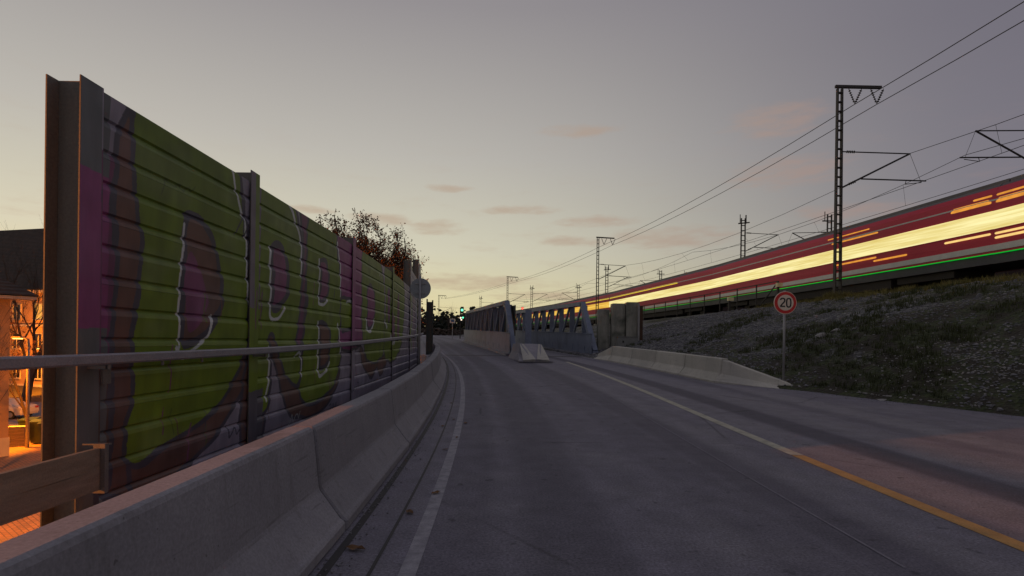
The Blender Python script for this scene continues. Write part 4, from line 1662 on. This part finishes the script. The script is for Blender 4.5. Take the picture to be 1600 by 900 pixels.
for i, (x, y, s_) in enumerate([(10.6, 18.6, .20), (11.25, 18.9, .14), (9.05, 13.3, .09)]):
    MB().blob((0, 0, 0), s_, (1.2, .8, .6), 300 + i, .45).build('pale_stone', m_rubble, loc=(x, y, slope_z(x, y) + s_ * .3), cat='stone',
        label=['largest pale stone lying on the gravel slope right of the speed sign', 'second pale stone lying just above the largest one', 'small white stone at the foot of the slope by the road'][i], group='pale stones on the slope')
gr = MB()
gd = MB()


def tuft(mb, x, y, z, h, n, rnd):
    for k in range(n):
        a = rnd.random() * 6.28
        l_ = h * rnd.uniform(.5, 1.1)
        dx, dy = math.cos(a) * l_ * .55, math.sin(a) * l_ * .55
        wx_, wy_ = -math.sin(a) * .012, math.cos(a) * .012
        bx_, by_ = x + rnd.gauss(0, .05), y + rnd.gauss(0, .05)
        mb.add([(bx_ - wx_, by_ - wy_, z - .02), (bx_ + wx_, by_ + wy_, z - .02), (bx_ + dx, by_ + dy, z + l_)], [(0, 1, 2)])


for i in range(1700):
    y = rnd.uniform(17, 36)
    x = crestX(y) + rnd.gauss(.25, .55)
    if mnoise.noise((x * .8, y * .5, 2)) < -.1:
        continue
    z = slope_z(min(x, crestX(y) - .01), y) if x < crestX(y) else railz(y) - .38
    tuft(gr, x, y, z, rnd.uniform(.12, .34), 9, rnd)
for i in range(260):
    a = rnd.random() * 6.28
    tuft(gr, mastX(31) + .55 * math.cos(a), 31 + .55 * math.sin(a), railz(31) - .3, rnd.uniform(.3, .6), 8, rnd)
gr.build('dry_grass', m_grass, kind='stuff', label='dry yellow grass along the crest of the slope', cat='grass', recalc=False)
for i in range(7500):
    y = 9 + 22 * rnd.random() ** 1.2
    a, b = edgeR(y) + .3, crestX(y)
    x = a + (b - a) * rnd.random()
    n_ = mnoise.noise((x * .33, y * .33, 9.0)) + .5 * mnoise.noise((x * 1.1, y * 1.1, 5.0))
    if n_ > (.10 if y < 18 else -.12):
        continue
    tuft(gd, x, y, slope_z(x, y), rnd.uniform(.08, .24), 9, rnd)
gd.build('slope_grass', m_moss, kind='stuff', label='short dark grass patches on the gravel slope', cat='grass', recalc=False)

gt = MB()
for i in range(1500):
    y = 2 + 26 * rnd.random() ** 1.5
    if rnd.random() < .35:
        x = leftX(y) + .02 + abs(rnd.gauss(0, .10))
    else:
        y = 9 + 14 * rnd.random()
        x = edgeR(y) - abs(rnd.gauss(0, .28)) + .1
    s_ = rnd.uniform(.004, .011)
    gt.blob((x, y, zr(y) + .006), s_, (1, 1, .7), i, .3)
gt.build('road_grit', m_stone, kind='stuff', label='loose grit gathered along the road edges', cat='grit', recalc=False)

# fallen leaves by the edge line
lv = [(-.85, 4.61, .06, 'dry leaf on the tar seam nearest the camera'), (-.71, 5.19, .055, 'dry leaf touching the white edge line'), (-1.08, 3.79, .075, 'largest brown leaf at the barrier foot'),
      (-.78, 9.33, .06, 'curled leaf lying on the white edge line'), (-1.13, 9.0, .05, 'small leaf by the barrier foot beyond the second joint'), (-.86, 7.2, .045, 'tiny leaf on the seam beside the second barrier block'),
      (-1.02, 9.7, .05, 'dark leaf left of the edge line farther off'), (-1.3, 11.8, .05, 'far leaf close to the barrier foot'), (-.80, 8.05, .04, 'tiny leaf at the inner side of the edge line')]
for i, (x, y, s_, lab) in enumerate(lv):
    rnd = random.Random(i)
    mb = MB()
    L_ = [(-1, 0, .05), (-.5, .35, .25), (.1, .5, .12), (.6, .3, .3), (1.2, 0, .1), (.6, -.35, .28), (.1, -.5, .08), (-.5, -.35, .2)]
    ctr = (0, 0, .02)
    mb.add([(p[0] * s_, p[1] * s_, p[2] * s_ + .006) for p in L_] + [(0, 0, .008)], [(k, (k + 1) % 8, 8) for k in range(8)])
    o = mb.build('fallen_leaf', m_leaf2, loc=(x, y, zr(y) + .004), label=lab, cat='leaf', group='dry leaves beside the edge line', recalc=False)
    o.rotation_euler = (0, 0, rnd.random() * 6.28)


# ------------------------------------------------------------------ town below, under orange lamps
def point(loc, power, r=.15, col=(1.0, .25, .008)):
    d = bpy.data.lights.new('lamp_light', 'POINT')
    d.energy = power
    d.color = col
    d.shadow_soft_size = r
    o = bpy.data.objects.new('lamp_light', d)
    o.location = loc
    COL.objects.link(o)
    return o


def street_lamp(loc, label, H, arm, power, aim=None):
    t = thing('street_lamp', label, 'street lamp', loc, 0, 'street lamps in the street below')
    MB().tube([(0, 0, -.1), (0, 0, H * .5), (0, 0, H)], [.10, .085, .06], 10).build('pole', m_pole, t, smooth=True)
    MB().tube([(0, 0, H), (arm * .6, 0, H + .12), (arm, 0, H + .1)], .04, 8).build('arm', m_pole, t)
    MB().box((arm, 0, H + .12), (.52, .26, .10)).build('head', m_pole, t)
    MB().box((arm, 0, H + .045), (.42, .2, .06)).build('bulb', m_lamp_o, t)
    pl = point((arm, 0, H - .15), power, .2)
    pl.parent = t
    if aim:                                     # hooded lamp: light leaves in a cone
        pl.data = bpy.data.lights.new('lamp_light', 'SPOT')
        pl.data.energy, pl.data.color, pl.data.shadow_soft_size = power, (1.0, .25, .008), .2
        pl.data.spot_size, pl.data.spot_blend = R(aim[3]), .35
        d_ = Vector(aim[:3]) - (Vector(loc) + Vector((arm, 0, H - .15)))
        pl.rotation_euler = d_.to_track_quat('-Z', 'Y').to_euler()
    return t


street_lamp((-27.55, 31, -4.93), 'pale street lamp pole with glowing head beside the bins', 6.15, -.62, 11500, (-34, 30, -3.2, 150))
street_lamp((-30.0, -5.3, -4.93), 'tall street lamp beside the open end of the painted wall', 10.0, .8, 46000, (6.0, 5.2, 0, 17))
street_lamp((-15.5, 9.6, -4.93), 'street lamp lighting the brick pavement below the wall', 6.6, -.8, 17000, (-20.5, 11.5, -5, 145))
street_lamp((-9.5, 19.0, -4.93), 'street lamp behind the painted wall near its middle posts', 2.8, -.7, 260, (-4.7, 24, 5.5, 46))
street_lamp((-10.5, 41, -4.93), 'street lamp under the brown trees behind the painted wall', 3.0, -.7, 8500, (-13.5, 47, 9, 110))
street_lamp((-47.2, 55, -4.93), 'street lamp before the dark roofed building', 5.0, -.7, 15000, (-55, 61, 0, 150))


def window_on(parent, c, wd, ht, nrm, tan, lit=False):
    """window with frame, sill and pane on a wall: c centre (local), nrm outward unit, tan along wall"""
    c, nrm, tan = Vector(c), Vector(nrm), Vector(tan)
    up = Vector((0, 0, 1))
    mb = MB()
    for s_ in (-1, 1):
        p = c + tan * s_ * wd / 2 + nrm * .03
        mb.bar(p - up * ht / 2, p + up * ht / 2, .09, .12, up=nrm)
        q = c + up * s_ * ht / 2 + nrm * .03
        mb.bar(q - tan * (wd / 2 - .05), q + tan * (wd / 2 - .05), .12, .09)
    mb.bar(c + nrm * .02 - up * (ht / 2 - .05), c + nrm * .02 + up * (ht / 2 - .05), .06, .08, up=nrm)
    mb.bar(c + nrm * .10 - up * (ht / 2 + .09) - tan * (wd / 2 + .1), c + nrm * .10 - up * (ht / 2 + .09) + tan * (wd / 2 + .1), .22, .06)
    f = mb.build('window', m_frame, parent)
    MB().bar(c + nrm * .012 - tan * (wd / 2 - .04), c + nrm * .012 + tan * (wd / 2 - .04), .016, ht - .08).build('pane', m_lit if lit else m_glass, f)
    return f


# near house: corner at (-26.5, 28.7); one long face along the street
ang = math.atan2(-.8, -.6)
hs = thing('corner_house', 'orange lit corner house with deep eaves at the picture edge', 'house', (-26.55, 28.75, -4.95), ang)
# local x runs along the street face towards the camera side, local y (left of it) points away from the street
Lh, Dh, Hh = 14, 10, 8.6
MB().box((Lh / 2, -Dh / 2, 1.0 + (Hh - 1.0) / 2), (Lh, Dh, Hh - 1.0)).build('wall', m_plaster, hs)
MB().box((Lh / 2, -Dh / 2, .5), (Lh + .08, Dh + .08, 1.0)).build('plinth', m_plaster2, hs)  # base coloured lighter to stand in for lamp glow on it
rf = MB()
ov = 1.0
rf.add([(-ov, ov, Hh - .1), (Lh + ov, ov, Hh - .1), (Lh + ov, -Dh - ov, Hh - .1), (-ov, -Dh - ov, Hh - .1), (4, -Dh / 2, Hh + 3.6), (Lh - 4, -Dh / 2, Hh + 3.6)],
       [(0, 1, 5, 4), (1, 2, 5), (2, 3, 4, 5), (3, 0, 4), (3, 2, 1, 0)])
rfo = rf.build('roof', m_roof, hs)
MB().box((Lh / 2, .0, Hh - .22), (Lh + 1.8, 1.7, .16)).build('eaves_board', m_frame, rfo)
for k in range(4):
    for zc2 in (2.6, 6.0):
        window_on(hs, (2.2 + 3.2 * k, .0, zc2), 1.1, 1.6, (0, 1, 0), (1, 0, 0), lit=(k == 2 and zc2 > 3))

bb = thing('apartment_house', 'wide house with dark tiled roof and orange lit front beyond the street', 'house', (-51, 60, -5.0), R(-14))
MB().box((-6, 5, 5.8), (40, 10, 11.6)).build('wall', m_plaster, bb)
MB().box((-6, 5, .5), (40.1, 10.1, 1.0)).build('plinth', m_plaster2, bb)
rf = MB()
rf.add([(-26.6, -.7, 11.5), (14.6, -.7, 11.5), (14.6, 10.7, 11.5), (-26.6, 10.7, 11.5), (-25, 5, 19.6), (13, 5, 19.6)], [(0, 1, 5, 4), (1, 2, 5), (2, 3, 4, 5), (3, 0, 4), (3, 2, 1, 0)])
rfo = rf.build('roof', m_roof, bb)
MB().box((-4, 4.6, 19.2), (1.0, 1.0, 2.0)).build('chimney', m_conc_old, rfo)
for r_ in range(3):
    for k in range(-3, 8):
        window_on(bb, (-11.2 + 3.2 * k, .0, 2.5 + 3.3 * r_), 1.2, 1.7, (0, -1, 0), (1, 0, 0), lit=((k, r_) in ((3, 2), (5, 1))))
MB().box((1.6, -.03, 1.3), (1.3, .1, 2.5)).build('door', m_wood, bb)
MB().box((-6, -.12, 7.55), (39.8, .2, .22)).build('cornice', m_frame, bb)
MB().box((-6, -.25, 11.3), (40.4, .5, .3)).build('cornice', m_frame, bb)


# car
def car(loc, rz, label):
    t = thing('parked_car', label, 'car', loc, rz)
    side = [(-2.1, .35), (-2.15, .7), (-2.05, .92), (-1.35, 1.0), (-.75, 1.40), (-.1, 1.46), (.75, 1.42), (1.35, 1.02), (1.95, .95), (2.15, .82), (2.17, .5), (2.1, .3), (1.75, .28), (1.7, .5), (1.5, .62), (1.2, .62), (1.0, .5), (.95, .28), (-.95, .26), (-1.0, .5), (-1.2, .62), (-1.5, .62), (-1.7, .5), (-1.75, .3)]
    secs = []
    for yq, kx, kz in ((-.86, .97, .0), (-.80, 1, .0), (.80, 1, 0), (.86, .97, 0)):
        secs.append([(x * kx, yq * (1 if z < 1.0 else .86), z) for x, z in side])
    body = MB().loft(secs).build('body', m_carpaint, t)
    for yq in (-1, 1):
        for q in ([(-1.2, 1.03), (-.72, 1.34), (-.12, 1.38), (-.12, 1.03)], [(-.02, 1.03), (-.02, 1.38), (.68, 1.35), (1.2, 1.03)]):
            MB().loft([[(x, yq * (.79 if z < 1.1 else .757), z) for x, z in q], [(x, yq * (.80 if z < 1.1 else .767) , z) for x, z in q]]).build('side_window', m_glass, body)
    MB().box((2.13, -.6, .8), (.08, .3, .15)).build('tail_light', m_tail, t)
    MB().box((2.13, .6, .8), (.08, .3, .15)).build('tail_light', m_tail, t)
    for xq in (-1.35, 1.35):
        for yq in (-.78, .78):
            wh = MB().disc((xq, yq, .32), (0, 1, 0), .32, .2, 24).build('wheel', m_tyre, t)
            MB().disc((xq, yq + (.1 if yq > 0 else -.1), .32), (0, 1, 0), .2, .03, 20).build('rim', m_rim, wh)
    return t


car((-39.2, 41.8, -4.9), R(4), 'white saloon car parked at the kerb beyond the bins')


def wheelie(loc, rz, label, mat, s_=1.0):
    t = thing('waste_bin', label, 'waste bin', loc, rz, 'bins on the pavement below')
    mb = MB()
    mb.loft([[(a * .26, b * .3, .08) for a, b in ((-1, -1), (1, -1), (1, 1), (-1, 1))], [(a * .33, b * .40, 1.12) for a, b in ((-1, -1), (1, -1), (1, 1), (-1, 1))]])
    mb.build('tub', mat, t)
    MB().box((0, 0, 1.16), (.72, .86, .07), rx=R(3)).build('lid', mat, t)
    for s2 in (-1, 1):
        MB().disc((s2 * .28, .3, .12), (1, 0, 0), .12, .05, 14).build('wheel', m_tyre, t)
    MB().tube([(-.28, .45, 1.1), (.28, .45, 1.1)], .02, 6).build('handle', m_black, t)
    t.scale = (s_,) * 3
    return t


wheelie((-27.9, 32.2, -4.93), .4, 'dark green waste bin behind the lamp pole', m_bin, 1.15)
wheelie((-27.25, 32.0, -4.93), .5, 'green waste bin nearest the wall post', m_bin, 1.1)
wheelie((-29.4, 33.2, -4.93), .3, 'green waste bin farthest back in the row', m_bin, 1.1)
bx = thing('wooden_crate', 'pale wooden crate standing beside the waste bins', 'crate', (-28.55, 31.4, -4.93), .45)
for k in range(6):
    MB().box((0, -.38, .12 + .19 * k), (.95, .03, .165)).build('slat', m_wood, bx)
MB().box((0, 0, .56), (.90, .72, 1.1)).build('box_body', m_plaster2, bx)


# ------------------------------------------------------------------ signals far down the road
sgl = thing('light_signal', 'signal post with green and white lamps glowing at the far road bend', 'signal', (-7.35, 77, zr(77)))
MB().tube([(0, 0, 0), (0, 0, 4.4)], .07, 8).build('pole', m_mast, sgl)
hd = MB().box((.25, 0, 4.05), (.42, .3, .95)).build('signal_head', m_black, sgl)
MB().disc((.25, -.18, 4.05), (0, 1, 0), .17, .08, 16).build('green_lamp', m_lamp_g, hd)
hd = MB().box((.15, 0, 2.85), (.75, .3, .9)).build('signal_head', m_black, sgl)
MB().disc((.38, -.18, 2.98), (0, 1, 0), .12, .08, 14).build('green_lamp', m_lamp_g, hd)
MB().disc((.05, -.18, 2.95), (0, 1, 0), .12, .08, 14).build('white_lamp', m_lamp_w, hd)
MB().disc((.16, -.18, 2.68), (0, 1, 0), .11, .08, 14).build('white_lamp', m_lamp_w, hd)
bs_ = thing('direction_sign', 'small pale blue sign board beside the far signal post', 'road sign', (-8.35, 76, zr(76)))
MB().tube([(0, .06, 0), (0, .06, 2.9)], .05, 8).build('pole', m_pole, bs_)
MB().box((0, 0, 2.5), (.75, .04, .62)).build('board', m_sign_white, bs_)
MB().box((0, -.024, 2.5), (.45, .012, .36)).build('blue_field', m_bluesign, bs_)
for i, (x, y, z0, z1, lab) in enumerate([(17.6, 116, 3.4, 10.2, 'railway signal with red lamp left of the lattice mast by the columns'), (2.4, 130, 3.2, 9.2, 'railway signal with red lamp between the two trusses')]):
    t = thing('railway_signal', lab, 'railway signal', (x, y, z0), 0, 'red railway signals')
    MB().tube([(0, 0, 0), (0, 0, z1 - z0)], .08, 8).build('pole', m_mast, t)
    MB().box((0, 0, z1 - z0), (.55, .3, 1.0)).build('signal_head', m_black, t)
    MB().disc((0, -.19, z1 - z0 + .1), (0, 1, 0), .26, .1, 16).build('red_lamp', m_lamp_r, t)
